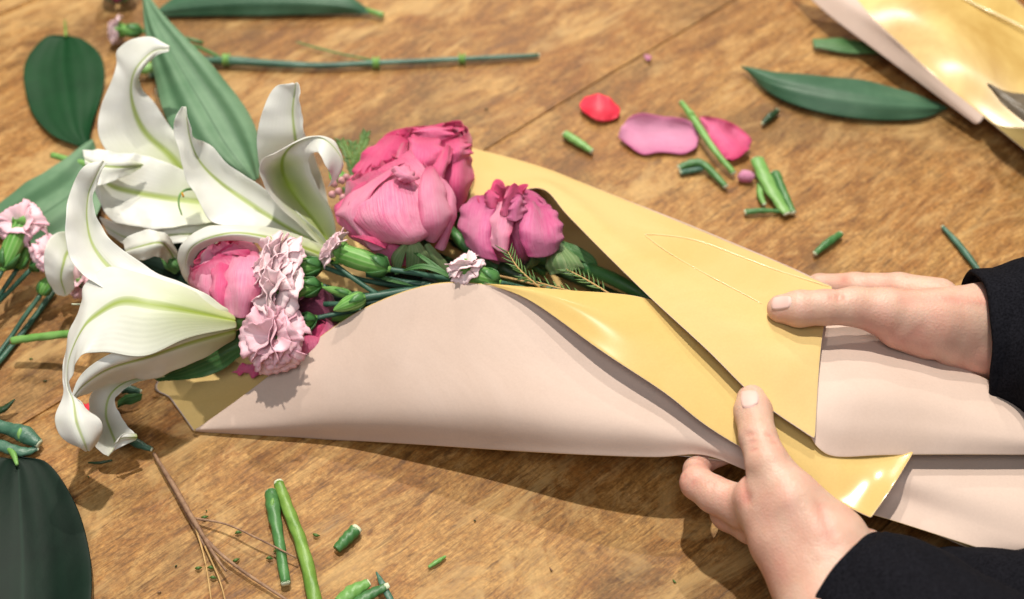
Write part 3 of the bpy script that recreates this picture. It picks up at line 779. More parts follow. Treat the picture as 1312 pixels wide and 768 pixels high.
lily_petal(lb, [
    [(420, 325, 3.6), (427, 322, 3.3), (432, 312, 3.6)], [(383, 290, 5.3), (405, 286, 4.2), (425, 275, 5.1)], [(350, 257, 6.8), (378, 250, 5.0), (409, 244, 6.4)],
    [(333, 228, 8.0), (362, 220, 6.2), (396, 216, 7.6)], [(336, 206, 8.8), (366, 196, 8.1), (398, 200, 8.5)], [(362, 191, 9.2), (392, 177, 9.1), (408, 196, 9.0)],
    [(398, 174, 9.3), (420, 180, 9.2), (416, 214, 8.6)], [(428, 180, 8.7), (440, 205, 8.3), (424, 228, 7.7)], [(441, 210, 7.9), (436, 226, 7.6), (419, 240, 7.2)]], ruff=.05, nv=50, mat='lily_throat')
lily_petal(lb, [
    [(432, 322, 4.4), (430, 334, 4.4), (425, 343, 4.2)], [(365, 296, 5.6), (372, 312, 6.0), (375, 326, 5.4)], [(302, 289, 6.4), (312, 299, 6.9), (332, 311, 6.2)],
    [(265, 292, 6.5), (274, 303, 7.0), (290, 308, 6.2)], [(238, 308, 6.2), (247, 316, 6.6), (257, 319, 5.8)], [(229, 330, 5.2), (238, 336, 5.5), (247, 337, 4.8)],
    [(235, 353, 4.2), (242, 357, 4.3), (250, 354, 4)], [(250, 371, 3), (252, 373, 3), (255, 370, 3)]], ruff=.03, nv=50)

lc = thing('lily', 'large white lily at the lower left seen from the side, trumpet base facing right', 'lily', P(300, 415, 1), LG)
lily_petal(lc, [[(110, 300, 5.6), (112, 308, 5.4), (114, 316, 5.2)], [(72, 298, 5.5), (88, 320, 4.9), (97, 327, 4.9)], [(57, 322, 5.2), (80, 340, 4.5), (94, 342, 4.8)],
    [(58, 350, 4.2), (78, 358, 3.8), (95, 356, 4)], [(69, 373, 3.0), (83, 374, 2.9), (95, 369, 3.1)], [(80, 380, 2.6), (84, 380, 2.6), (89, 377, 2.7)]], ruff=.04)
lily_petal(lc, [
    [(200, 475, 3.4), (206, 480, 3.0), (212, 481, 2.8)], [(150, 486, 3.4), (166, 488, 2.8), (176, 490, 2.7)], [(120, 500, 3.2), (142, 506, 2.4), (150, 506, 2.7)],
    [(113, 525, 2.7), (136, 532, 1.9), (149, 525, 2.4)], [(117, 552, 2.1), (143, 555, 1.4), (163, 545, 2.0)], [(121, 570, 1.7), (147, 570, 1.1), (173, 561, 1.9)], [(132, 582, 1.3), (138, 584, 1.2), (147, 579, 1.5)]], ruff=.05)
lily_petal(lc, [[(176, 556, 2.2), (176, 560, 2.1), (175, 565, 1.9)], [(158, 556, 2.5), (156, 562, 2.3), (156, 572, 1.9)], [(150, 566, 2.4), (146, 572, 2.0), (143, 579, 1.6)]], ruff=.0, nv=10)
lily_petal(lc, [
    [(302, 413, 4.6), (303, 424, 4.4), (301, 434, 3.6)], [(245, 422, 6.0), (246, 440, 5.4), (240, 469, 3.6)], [(190, 438, 6.2), (191, 459, 5.6), (190, 487, 3.5)],
    [(138, 455, 6.2), (142, 473, 5.6), (158, 490, 3.6)], [(104, 480, 5.6), (110, 492, 5.2), (125, 501, 3.9)], [(91, 508, 4.9), (93, 511, 4.8), (97, 512, 4.6)]], ruff=.07)
lily_petal(lc, [
    [(300, 401, 4.8), (304, 410, 5.1), (304, 420, 4.8)], [(245, 373, 6.3), (240, 396, 6.7), (240, 434, 6.0)], [(190, 354, 6.8), (194, 388, 7.3), (185, 458, 6.2)],
    [(140, 345, 7.0), (155, 384, 7.4), (135, 452, 6.6)], [(107, 368, 6.9), (122, 402, 7.1), (108, 455, 6.6)], [(107, 395, 6.5), (103, 422, 6.8), (95, 472, 6.1)],
    [(88, 432, 5.9), (88, 458, 6.0), (88, 492, 5.4)], [(82, 470, 5.4), (86, 492, 5.2), (98, 512, 4.9)], [(82, 500, 4.9), (94, 514, 4.9), (112, 524, 4.6)],
    [(69, 538, 4.5), (98, 540, 4.8), (131, 542, 4.3)], [(84, 566, 3.9), (108, 566, 4.2), (130, 559, 3.8)], [(106, 577, 3.5), (112, 577, 3.5), (120, 573, 3.5)]], rk=5, ruff=.08, nv=60)
lily_petal(lc, [
    [(130, 206, 10.2), (133, 206, 10.2), (137, 208, 10.2)], [(108, 213, 10.1), (123, 226, 9.7), (129, 222, 9.8)], [(92, 240, 9.3), (113, 250, 8.8), (121, 248, 9.0)],
    [(82, 280, 8.6), (112, 286, 7.9), (124, 280, 8.2)], [(86, 320, 7.9), (122, 319, 7.3), (146, 311, 7.4)], [(103, 352, 7.3), (152, 352, 6.8), (192, 343, 6.6)],
    [(150, 378, 7.1), (205, 380, 6.6), (246, 368, 6.3)], [(230, 402, 6.3), (262, 398, 6.1), (286, 391, 5.5)], [(296, 414, 4.8), (300, 411, 4.7), (304, 406, 4.6)]], True, ruff=.10, nv=60)
tube('stem', [(296, 414, 4.2), (308, 412, 4.2), (340, 412, 3.6), (420, 405, 2.4), (560, 405, 1.4)], [.36, .40, .33, .33, .3], 'stem_light', lc)
for a, b in (((118, 393, 4.6), (92, 390, 4.0)), ((122, 411, 4.2), (97, 408, 3.6))):
    tube('stamen', [a, ((a[0] + b[0]) / 2, (a[1] + b[1]) / 2 - 1, (a[2] + b[2]) / 2), b], [.05, .05, .04], 'cut', lc, seg=6)

# ------------------------------------------------------------------ roses
TO = -FW
def axis3(dx, dy, toward):
    a = RT * dx + UP * dy + TO * toward; return a / np.linalg.norm(a)
def frame(ax):
    z = ax; x = np.cross([0.13, 0.2, 1.0], z); x /= np.linalg.norm(x); return x, np.cross(z, x), z
def rose_petal(par, cen, fr, R, Hh, a, w, rf, close, flare, t1, mat, thick=.045, top=1.0, curl=0.0, ns=19, nt=20, ruf=.05, cp=1.0):
    X, Y, Z = fr; g = np.zeros((nt, ns, 3)); ph = rng.uniform(0, 6.28); ph2 = rng.uniform(0, 6.28)
    for i in range(nt):
        for j in range(ns):
            s = 2 * j / (ns - 1) - 1; t = i / (nt - 1)
            te = t * t1 * (1 - 0.20 * abs(s) ** 3.5) * (1 + 0.03 * math.sin(5 * s + ph2) * t)
            r = R * rf * math.sin(math.pi * (0.06 + close * te))
            r += R * flare * te ** 4 + R * ruf * math.sin(4 * s + ph) * te ** 3 + R * .04 * abs(s) ** 3
            wid = w * (math.sin(math.pi * min(0.5, (0.10 + 0.75 * t))) ** 0.7)
            th = a + s * wid
            z = Hh * (te ** 0.95) - 0.02 * R * abs(s)
            if curl and te > .78:                 # rolled-back rim
                q = (te - .78) / .22; r += R * curl * q * q; z -= Hh * curl * 0.75 * q * q
            crk = (mnoise.noise(Vector((s * 2.2 + ph, te * 3, a))) * .05 + mnoise.noise(Vector((s * 6 + ph, te * 9, a))) * .016) * R
            r += crk * cp
            g[i, j] = cen + (X * math.cos(th) * r + Y * math.sin(th) * r + Z * (z - Hh * .45)) * 0.01
    me = grid_mesh('petal', g); o = link('petal', me, mat, par)
    md = o.modifiers.new('t', 'SOLIDIFY'); md.thickness = thick * .01; md.offset = 0
    md = o.modifiers.new('s', 'SUBSURF'); md.levels = md.render_levels = 1
    return o
def rose(label, c, ax, R, Hh, layers, group='roses in the bouquet', name='rose', sepals=4, stem=None, stemmat='stem', seed=0, cp=1.0):
    cen = P(*c); fr = frame(axis3(*ax)); par = thing(name, label, 'rose', cen - np.array([0, 0, R * .01]), group)
    for (n, rf, hf, close, flare, curl, w, a0, mat, ruf) in layers:
        for i in range(n):
            a = a0 + i * 2 * math.pi / n + rng.uniform(-.15, .15)
            rose_petal(par, cen, fr, R, Hh * hf * rng.uniform(.95, 1.05), a, w, rf * rng.uniform(.97, 1.03), close, flare, 1.0, mat, curl=curl * rng.uniform(.6, 1.3), ruf=ruf, cp=cp)
    base = cen - fr[2] * Hh * .45 * .01
    for i in range(sepals):
        a = i * 6.283 / max(1, sepals) + .4; X, Y, Z = fr
        d = X * math.cos(a) + Y * math.sin(a); side = np.cross(Z, d)
        g = np.zeros((12, 7, 3)); L = 0.013 * R / 3 * 1.9
        for p in range(12):
            t = p / 11; hw = L * .30 * math.sin(math.pi * (0.15 + .85 * t)) + 1e-5
            for q in range(7):
                s = q / 3 - 1
                g[p, q] = base + d * (0.15 * L + L * math.sin(t * 1.4) * .9) + Z * L * (.62 * t * t - .1 + .1 * abs(s) * t) + side * s * hw
        o = link('sepal', grid_mesh('sepal', g), 'sepal', par); md = o.modifiers.new('t', 'SOLIDIFY'); md.thickness = .0006
    if stem:
        link('stem', tube_mesh('stem', [base + fr[2] * .002] + [P(*q) for q in stem], [.42] + [.28] * len(stem), seg=12), stemmat, par)
    return par, cen, fr
TAU = 6.283
# (n, rf, hf, close, flare, curl, halfwidth, a0, mat, ruffle)
hot = [(3, 1.0, .95, .62, .05, .14, 1.2, 0.2, 'rose_hot', .10), (3, .90, 1.02, .66, .02, .14, 1.1, 1.2, 'rose_hot', .14), (3, .74, 1.1, .66, 0, .16, 1.0, .5, 'rose_hot', .18),
       (3, .52, 1.12, .64, .03, .16, .9, 1.0, 'rose_hot', .2), (3, .34, 1.14, .62, .05, .1, .9, .2, 'rose_hot', .2), (3, .26, 1.0, .6, 0, 0, 1.1, .7, 'rose_hot', .1)]
ra, _, _ = rose('magenta rose at the back, behind the large pale pink rose', (548, 222, 3.6), (-.22, .86, .34), 2.75, 4.5, hot, stem=[(620, 300, 1.8), (700, 350, 1.2)], cp=1.8)
big = [(3, 1.0, 1.0, .70, 0, .05, 1.35, 1.15, 'rose', .04), (3, .93, 1.06, .70, 0, .07, 1.2, 2.2, 'rose', .06), (4, .82, 1.08, .70, 0, .08, 1.0, .5, 'rose', .08),
       (4, .66, 1.06, .68, 0, .08, .9, 1.0, 'rose_hot', .10), (3, .46, 1.04, .66, 0, .06, 1.0, .2, 'rose_hot', .10), (3, .28, 1.0, .6, 0, 0, 1.1, .7, 'rose_hot', .1)]
rb, rbc, rbf = rose('largest rose, pale pink with smooth cupped outer petals, in front of the magenta one', (513, 262, 4.8), (-.40, .82, .22), 2.55, 4.6, big, stem=[(575, 370, 2.6), (640, 400, 2.0)], cp=1.3)
dry = [(3, .97, .96, .80, -.05, 0, 1.3, .8, 'rose_dry', .06), (3, .92, 1.02, .80, -.05, .03, 1.2, 1.9, 'rose_dry', .07), (4, .80, 1.04, .78, 0, .06, 1.0, .1, 'rose_dry', .10),
       (4, .55, 1.1, .72, .05, .12, .8, 1.0, 'rose_dry', .16), (4, .34, 1.2, .60, .16, .12, .8, .2, 'rose_hot', .16), (3, .2, 1.22, .55, .16, .05, .9, .7, 'rose_hot', .14)]
rd, _, _ = rose('drying purple-pink rose nearest the fold of the yellow paper', (656, 297, 3.9), (-.28, .72, .60), 2.35, 4.1, dry, stem=[(760, 345, 2.0), (850, 395, 2.0)], sepals=3, cp=2.4)
left = [(3, 1.0, 1.0, .70, 0, .04, 1.3, .4, 'rose', .04), (3, .9, 1.04, .70, 0, .05, 1.2, 1.4, 'rose_hot', .07), (4, .74, 1.05, .68, 0, .08, 1.0, .5, 'rose_hot', .12),
        (4, .52, 1.04, .66, 0, .08, .9, 1.0, 'rose_hot', .12), (3, .3, 1.0, .62, 0, 0, 1.0, .2, 'rose_hot', .1)]
rl, _, _ = rose('small pink rose half hidden between the lily rim and the pale carnations', (297, 362, 3.7), (-.42, .80, .30), 1.95, 3.6, left, stem=[(380, 400, 2.4), (470, 400, 1.8)], sepals=3, cp=1.5)
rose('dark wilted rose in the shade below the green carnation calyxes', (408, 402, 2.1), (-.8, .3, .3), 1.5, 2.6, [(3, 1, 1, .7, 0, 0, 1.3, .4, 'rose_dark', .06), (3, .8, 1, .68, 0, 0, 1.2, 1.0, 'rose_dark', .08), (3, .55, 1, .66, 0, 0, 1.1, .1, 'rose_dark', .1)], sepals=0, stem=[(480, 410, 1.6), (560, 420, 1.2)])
rose('pink rose peeping out between the lower carnation and the pink paper edge', (398, 447, 2.0), (-.2, .8, .4), 1.5, 2.8, [(3, 1, 1, .68, 0, .05, 1.2, .1, 'rose', .06), (3, .8, 1, .66, 0, .05, 1.1, 1.2, 'rose_hot', .08), (3, .5, 1, .64, 0, 0, 1.0, .1, 'rose_hot', .1)], sepals=0, stem=[(460, 470, 1.2), (540, 480, .9)])
# loose outer petals of the big rose (its left side folds and the right lobe)
def extra(par, rows, mat='rose', **k):
    kw = dict(nu=13, nv=20, thick=.05, ruff=.05, rk=2, wob=.10); kw.update(k)
    return sheet('petal', rows, mat, par, **kw)
extra(rb, [[(516, 312, 6.0), (527, 314, 6.1), (540, 310, 5.9)], [(488, 310, 6.7), (526, 306, 7.2), (563, 298, 6.2)], [(456, 288, 7.2), (510, 283, 8.0), (574, 280, 6.4)], [(446, 268, 7.4), (505, 258, 8.3), (572, 256, 6.8)], [(456, 250, 7.4), (502, 234, 8.2), (556, 234, 7.2)], [(484, 240, 7.5), (505, 231, 8.0), (536, 232, 7.5)]], wob=.14, nv=28, nu=19, ruff=.08)
extra(rb, [[(545, 308, 5.9), (556, 312, 5.8), (562, 303, 5.6)], [(538, 285, 7.4), (560, 284, 7.3), (577, 282, 6.4)], [(536, 240, 8.1), (553, 240, 8.1), (572, 252, 7.1)], [(545, 214, 7.9), (552, 211, 7.9), (561, 222, 7.6)]], rk=3, ruff=.1)
extra(rb, [[(556, 318, 5.0), (568, 322, 4.9), (572, 312, 4.6)], [(570, 286, 6.2), (577, 282, 6.3), (584, 280, 5.8)], [(566, 240, 7.0), (576, 242, 7.0), (584, 258, 6.5)], [(560, 225, 7.2), (566, 226, 7.2), (572, 234, 7.0)]], rk=3)
extra(rb, [[(500, 318, 6.2), (480, 322, 6.2), (468, 314, 6.0)], [(466, 288, 7.2), (455, 290, 7.0), (446, 285, 6.6)], [(472, 256, 8.0), (448, 268, 7.5), (430, 275, 6.7)], [(505, 218, 8.4), (478, 234, 8.1), (446, 250, 7.3)], [(520, 208, 8.2), (507, 212, 8.2), (488, 222, 7.9)]], rk=4, ruff=.12)
extra(rb, [[(470, 305, 6.2), (452, 300, 6.2), (440, 292, 6.0)], [(452, 270, 6.8), (438, 272, 6.6), (428, 272, 6.2)], [(478, 238, 7.3), (462, 242, 7.1), (450, 246, 6.7)], [(500, 222, 7.6), (492, 222, 7.6), (484, 224, 7.3)]], 'rose_hot', rk=3, ruff=.12)
extra(rb, [[(500, 218, 8.5), (508, 214, 8.7), (520, 210, 8.4)], [(508, 228, 8.7), (520, 224, 8.9), (530, 220, 8.5)], [(518, 236, 8.4), (528, 233, 8.5), (540, 228, 8.2)]], 'rose', rk=3, ruff=.12)
extra(rb, [[(522, 340, 4.8), (502, 341, 4.8), (485, 330, 4.8)], [(522, 320, 6.0), (486, 318, 6.3), (448, 304, 5.8)], [(500, 312, 6.5), (474, 306, 6.8), (446, 294, 6.2)], [(495, 318, 6.6), (474, 312, 6.9), (450, 300, 6.5)]], 'rose_hot', wob=.15)
# folded petals of the small left rose
extra(rl, [[(262, 392, 4.2), (270, 396, 4.5), (280, 396, 4.6)], [(252, 365, 4.9), (262, 368, 5.3), (276, 370, 5.3)], [(254, 335, 5.2), (264, 332, 5.6), (278, 335, 5.6)], [(264, 316, 5.2), (272, 312, 5.5), (284, 318, 5.5)]], 'rose', rk=4, ruff=.16, wob=.2)
extra(rl, [[(276, 398, 4.8), (284, 400, 5.0), (292, 398, 4.9)], [(270, 370, 5.5), (279, 372, 5.7), (290, 376, 5.5)], [(272, 338, 5.8), (282, 338, 5.9), (292, 346, 5.7)], [(276, 325, 5.8), (284, 322, 5.9), (292, 328, 5.7)]], 'rose_hot', rk=4, ruff=.16, wob=.2)
extra(rl, [[(268, 322, 5.4), (275, 328, 5.7), (283, 332, 5.7)], [(290, 314, 5.7), (296, 321, 6.1), (300, 328, 6.0)], [(318, 318, 5.7), (320, 324, 5.9), (322, 332, 5.8)]], 'rose_hot', rk=4, ruff=.18, wob=.2)
extra(rl, [[(290, 402, 4.9), (305, 408, 5.0), (322, 404, 4.8)], [(286, 370, 5.7), (308, 370, 6.1), (336, 372, 5.4)], [(290, 338, 5.8), (312, 334, 6.1), (338, 342, 5.5)], [(300, 326, 5.7), (316, 322, 5.8), (332, 328, 5.5)]], 'rose', rk=3, ruff=.1, wob=.2)
# folded outer petals of the magenta rose
extra(ra, [[(500, 250, 5.0), (480, 250, 5.0), (462, 240, 4.8)], [(505, 225, 5.6), (478, 224, 5.7), (452, 218, 5.2)], [(512, 200, 6.2), (490, 195, 6.3), (468, 194, 5.8)], [(525, 180, 6.4), (512, 174, 6.5), (495, 174, 6.2)]], 'rose_hot', rk=3, ruff=.14)
extra(ra, [[(512, 238, 6.4), (505, 240, 6.5), (498, 236, 6.3)], [(518, 212, 6.9), (510, 210, 7.0), (503, 212, 6.7)], [(524, 185, 7.0), (519, 182, 7.1), (514, 184, 6.9)]], 'rose_hot', rk=2, ruff=.05)
extra(ra, [[(522, 212, 6.8), (540, 222, 7.0), (560, 214, 6.7)], [(524, 195, 7.2), (545, 204, 7.5), (570, 198, 7.0)], [(524, 178, 7.2), (545, 186, 7.4), (566, 184, 7.0)], [(530, 172, 6.8), (546, 176, 6.9), (562, 176, 6.6)]], 'rose_hot', rk=3, ruff=.15)
extra(ra, [[(548, 235, 6.7), (556, 240, 6.8), (565, 236, 6.6)], [(556, 212, 7.2), (566, 214, 7.3), (574, 216, 7.0)], [(566, 190, 7.2), (574, 186, 7.2), (582, 190, 7.0)]], 'rose_hot', rk=2, ruff=.08)
extra(ra, [[(575, 215, 6.2), (588, 212, 6.2), (600, 205, 5.8)], [(572, 198, 6.9), (588, 194, 6.9), (604, 190, 6.3)], [(570, 182, 6.9), (584, 178, 6.8), (598, 180, 6.4)]], 'rose_hot', rk=3, ruff=.2)
extra(ra, [[(530, 178, 6.4), (556, 182, 6.4), (585, 178, 6.2)], [(528, 168, 6.8), (555, 166, 6.9), (580, 168, 6.6)], [(534, 165, 6.6), (556, 161, 6.6), (576, 165, 6.4)]], 'rose_hot', rk=3, ruff=.2)
extra(ra, [[(570, 268, 4.4), (585, 272, 4.4), (596, 262, 4.0)], [(565, 240, 5.8), (588, 240, 5.8), (607, 232, 4.8)], [(568, 215, 6.4), (588, 208, 6.4), (606, 205, 5.4)], [(578, 200, 6.5), (590, 196, 6.4), (600, 196, 5.8)]], 'rose_hot', rk=3, ruff=.08)
# overlapping dried petals of the purple rose
extra(rd, [[(640, 335, 5.2), (615, 330, 5.2), (598, 315, 4.6)], [(630, 310, 5.9), (608, 305, 5.8), (590, 290, 5.0)], [(632, 280, 6.2), (612, 272, 6.2), (593, 268, 5.4)], [(640, 262, 6.2), (622, 252, 6.2), (604, 254, 5.6)]], 'rose_dry', rk=3, ruff=.1, wob=.2)
extra(rd, [[(650, 325, 6.0), (638, 322, 6.0), (628, 315, 5.7)], [(655, 300, 6.6), (638, 296, 6.5), (622, 290, 6.1)], [(660, 275, 6.7), (646, 268, 6.7), (630, 266, 6.3)], [(662, 262, 6.6), (652, 256, 6.6), (642, 258, 6.3)]], 'rose', rk=3, ruff=.16, wob=.2)
extra(rd, [[(716, 318, 4.8), (700, 330, 5.2), (676, 330, 5.6)], [(720, 300, 5.2), (695, 304, 6.2), (664, 300, 6.5)], [(712, 280, 5.4), (692, 276, 6.3), (668, 272, 6.6)], [(700, 266, 5.4), (686, 262, 6.0), (670, 262, 6.4)]], 'rose_dry', rk=4, ruff=.12, wob=.25)
extra(rd, [[(640, 276, 6.8), (648, 278, 6.9), (656, 274, 6.8)], [(644, 258, 7.5), (654, 254, 7.6), (668, 256, 7.3)], [(650, 242, 7.9), (660, 235, 8.0), (670, 246, 7.7)]], 'rose_hot', rk=2, ruff=.12)
extra(rd, [[(650, 282, 6.8), (662, 284, 6.9), (672, 276, 6.6)], [(652, 266, 7.3), (664, 262, 7.4), (674, 262, 7.0)], [(656, 254, 7.5), (665, 249, 7.5), (672, 252, 7.3)]], 'rose_dry', rk=3, ruff=.16)
extra(rd, [[(622, 264, 6.3), (630, 268, 6.4), (638, 264, 6.4)], [(620, 252, 6.8), (629, 250, 6.9), (640, 254, 6.9)], [(625, 243, 7.0), (632, 243, 7.0), (638, 247, 7.0)]], 'rose_hot', rk=2, ruff=.1)
for rows in ([[(512, 352, 4.6), (506, 348, 4.7), (503, 340, 4.8)], [(516, 338, 5.5), (506, 330, 5.8), (500, 326, 5.6)], [(525, 308, 6.8), (522, 310, 6.8), (517, 313, 6.6)]],
             [[(545, 350, 4.4), (532, 350, 4.7), (520, 344, 4.8)], [(553, 334, 5.2), (536, 328, 6.0), (520, 324, 6.0)], [(536, 308, 6.6), (530, 307, 6.7), (524, 309, 6.6)]],
             [[(585, 352, 4.0), (570, 352, 4.2), (556, 348, 4.4)], [(568, 330, 5.0), (558, 330, 5.3), (548, 330, 5.3)], [(550, 312, 5.9), (547, 312, 6.0), (544, 314, 5.9)]]):
    sheet('sepal', rows, 'sepal', rb, nu=9, nv=14, thick=.05, ruff=.04, wob=.08)

# ------------------------------------------------------------------ carnations
def carnation(label, c, ax, R, npet, stem, mat='carn', calyxL=2.1, cr_=.42, openA=(6, 78), calyx_to=None, group='carnations in the bouquet', stemr=.13, zig=7, sm='stem_teal'):
    cen = P(*c); A = axis3(*ax)
    mouth = cen - A * R * .0042; fr = frame(A); X, Y, Z = fr
    par = thing('carnation', label, 'carnation', mouth - np.array([0, 0, R * .01]), group)
    for i in range(npet):
        th = math.radians(openA[0] + (openA[1] - openA[0]) * ((i + .5) / npet) ** .8); a = i * 2.4 + rng.uniform(-.3, .3)
        d0 = X * math.cos(a) + Y * math.sin(a); side = np.cross(Z, d0)
        L = R * rng.uniform(.85, 1.12) * (1.0 if npet > 8 else 1.1); W = L * rng.uniform(.72, .92); ns, nt = 25, 12
        ph = rng.uniform(0, 6.28, 3); g = np.zeros((nt, ns, 3))
        for p in range(nt):
            t = p / (nt - 1)
            for q in range(ns):
                s = 2 * q / (ns - 1) - 1
                zz = 1 + (0.07 * (abs(((s * zig + ph[0]) % 2) - 1) - .5)) * t ** 3 - .22 * s * s * t
                cth = th + (.10 + .40 * th) * t * t
                lr = L * t * zz
                wave = L * t ** 1.6 * (.13 * math.sin(3.6 * s + ph[1]) + .045 * math.sin(9 * s + ph[2] + 2 * t))
                r = lr * math.sin(cth); h = lr * math.cos(cth)
                n_ = Z * math.sin(cth) - d0 * math.cos(cth)
                g[p, q] = mouth + (d0 * (r + .05 * R) + Z * h + side * s * W * (t ** .9 + .08) + n_ * wave) * .01
        g[..., 2] = np.maximum(g[..., 2], .0015)
        o = link('petal', grid_mesh('petal', g), mat, par); md = o.modifiers.new('t', 'SOLIDIFY'); md.thickness = .00035
    if calyx_to is None: end = mouth - A * calyxL * .01
    else: end = P(*calyx_to)
    d = end - mouth; pts = [mouth + d * f for f in (-.01, .04, .2, .5, .8, .95, 1.05)]
    link('calyx', tube_mesh('calyx', pts, [cr_ * 1.12, cr_ * 1.05, cr_ * 1.08, cr_ * 1.1, cr_ * .85, cr_ * .5, stemr], seg=20, nper=4, bumps=.03), 'calyx', par)
    # five teeth at the mouth, two scales at the foot
    dn = d / np.linalg.norm(d); fx, fy, fz = frame(dn)
    for i in range(5):
        a = i * TAU / 5
        o_ = fx * math.cos(a) + fy * math.sin(a); sd = np.cross(dn, o_)
        g = np.array([[mouth + dn * .0015 + o_ * cr_ * .0107 + sd * k * .0026 * (cr_ / .42) for k in (-1, 0, 1)],
                      [mouth - dn * .0012 + o_ * cr_ * .0118 + sd * k * .0017 for k in (-1, 0, 1)],
                      [mouth - dn * .0028 + o_ * cr_ * .0128 + sd * k * .0002 for k in (-1, 0, 1)]])
        o = link('calyx_tooth', grid_mesh('calyx_tooth', g), 'calyx', par); md = o.modifiers.new('t', 'SOLIDIFY'); md.thickness = .0004
    for a in (0.3, 1.9, 3.4, 5.0):
        o_ = fx * math.cos(a) + fy * math.sin(a); sd = np.cross(dn, o_)
        g = np.array([[end + o_ * stemr * .008 + sd * k * .0012 for k in (-1, 0, 1)], [end - dn * .003 + o_ * cr_ * .0095 + sd * k * .0028 for k in (-1, 0, 1)],
                      [end - dn * .0065 + o_ * cr_ * .0122 + sd * k * .0018 for k in (-1, 0, 1)], [end - dn * .010 + o_ * cr_ * .0128 + sd * k * .0002 for k in (-1, 0, 1)]])
        o = link('bract', grid_mesh('bract', g), 'stem', par); md = o.modifiers.new('t', 'SOLIDIFY'); md.thickness = .0004
    if stem:
        link('stem', tube_mesh('stem', [end] + [P(*q) for q in stem], [stemr] * (len(stem) + 1), seg=10), sm, par)
    return par
carnation('upper pale pink carnation of the frilled column, just right of the small rose', (346, 334, 5.9), (-.8, .45, .35), 1.5, 20, [(470, 360, 4.2), (560, 372, 3.4)], calyx_to=(413, 342, 5.2))
carnation('middle pale pink carnation, its green calyx below another one', (343, 372, 5.6), (-.85, .1, .5), 1.5, 20, [(470, 380, 3.8), (570, 385, 3)], calyx_to=(411, 366, 5.0))
carnation('lowest of the frilled carnations, rosier, hanging over the pink paper edge', (342, 432, 4.6), (-.50, .05, .80), 1.55, 22, [(460, 398, 3.6), (560, 392, 3)], mat='carn_pink', calyx_to=(404, 408, 3.8))
carnation('half-open pale carnation with the long green calyx under the largest rose', (427, 318, 6.2), (-.75, .55, .1), 1.05, 9, [(530, 350, 5.6), (600, 362, 4.6)], calyxL=2.6, cr_=.5, openA=(5, 50), calyx_to=(498, 345, 5.8))
carnation('small pale pink carnation between the two front roses, by the paper edge', (594, 338, 6.5), (-.3, .75, .4), .95, 9, [(665, 368, 5.2), (720, 385, 4.4)], mat='carn', calyxL=1.4, cr_=.42, openA=(10, 75), calyx_to=(640, 362, 6.0))
CL = 'carnations lying loose at the left'
carnation('pink carnation cut by the left edge of the picture, on a tall calyx', (26, 282, 4.2), (.1, .45, .8), 1.15, 10, [(-30, 405, 1.8), (-60, 430, 1.2)], mat='carn_pink', calyx_to=(4, 345, 3.0), openA=(15, 85), group=CL, cr_=.5)
carnation('pink carnation tucked behind the curled petal at the far left', (66, 318, 3.6), (.3, .5, .6), .95, 10, [(-5, 390, 1.0), (-40, 420, .8)], mat='carn_pink', calyx_to=(40, 345, 2.4), openA=(15, 85), group=CL, cr_=.3)
carnation('dusky pink carnation under the left lily, between its curled petal and body', (98, 358, 1.8), (-.3, .2, .8), .85, 8, [(160, 400, .6), (220, 420, .5)], mat='carn_pink', calyx_to=(118, 372, 1.0), openA=(15, 85), group=CL, cr_=.3)
carnation('white-pink carnation at the top left, its head pointing left under the long leaf', (147, 38, 1.2), (-.95, .05, .2), .78, 8, [(215, 44, .6), (260, 55, .3)], mat='carn', calyx_to=(182, 40, 1.0), openA=(8, 70), group=CL, cr_=.36, sm='stem')

def bud(label, base, tip, r, stem, mat='calyx', stemr=.13, sm='stem_teal', group='closed green buds'):
    par = thing('flower_bud', label, 'bud', P(base[0], base[1], 0), group)
    a, b = P(*base), P(*tip); d = b - a
    link('bud_case', tube_mesh('bud_case', [a + d * f for f in (0, .08, .35, .65, .88, 1.0)], [stemr, r * .75, r, r * .8, r * .4, .03], seg=16, nper=5, bumps=.05), mat, par)
    dn = d / np.linalg.norm(d); fx, fy, _ = frame(dn)
    for k_ in range(3):
        o_ = fx * math.cos(k_ * 2.1 + 1) + fy * math.sin(k_ * 2.1 + 1); sd = np.cross(dn, o_); L = np.linalg.norm(d)
        g = np.array([[a + dn * L * f + o_ * r * q * .0102 + sd * k2 * wd * r for k2 in (-1, 0, 1)] for f, q, wd in ((.02, .5, .003), (.15, .93, .005), (.35, 1.06, .0045), (.55, 1.06, .0004))])
        o = link('bract', grid_mesh('bract', g), 'stem', par); md = o.modifiers.new('t', 'SOLIDIFY'); md.thickness = .0004
    if stem: link('stem', tube_mesh('stem', [a] + [P(*q) for q in stem], [stemr] * (len(stem) + 1), seg=10), sm, par)
    return par
bud('plump green bud pointing left just above the pink paper edge', (468, 380, 5.0), (427, 398, 5.0), .42, [(510, 372, 4.8), (560, 366, 4.6)])
bud('small green bud beside the carnation calyxes, above the plump one', (450, 378, 4.8), (412, 368, 5.0), .24, [(490, 378, 4.6), (540, 374, 4.4)])
bud('green bud with long dark stem, second from the left edge', (22, 345, 2.2), (38, 308, 2.8), .40, [(-5, 385, 1.2), (-30, 420, .6)])
bud('round green bud below the curled lily petal, over the table', (52, 378, 1.6), (66, 352, 2.2), .38, [(30, 408, 1.0), (14, 432, .5), (-20, 478, .3)])
tube('dummy', [(0, 0, 0), (1, 1, 1)], [.1, .1], 'stem') if False else None

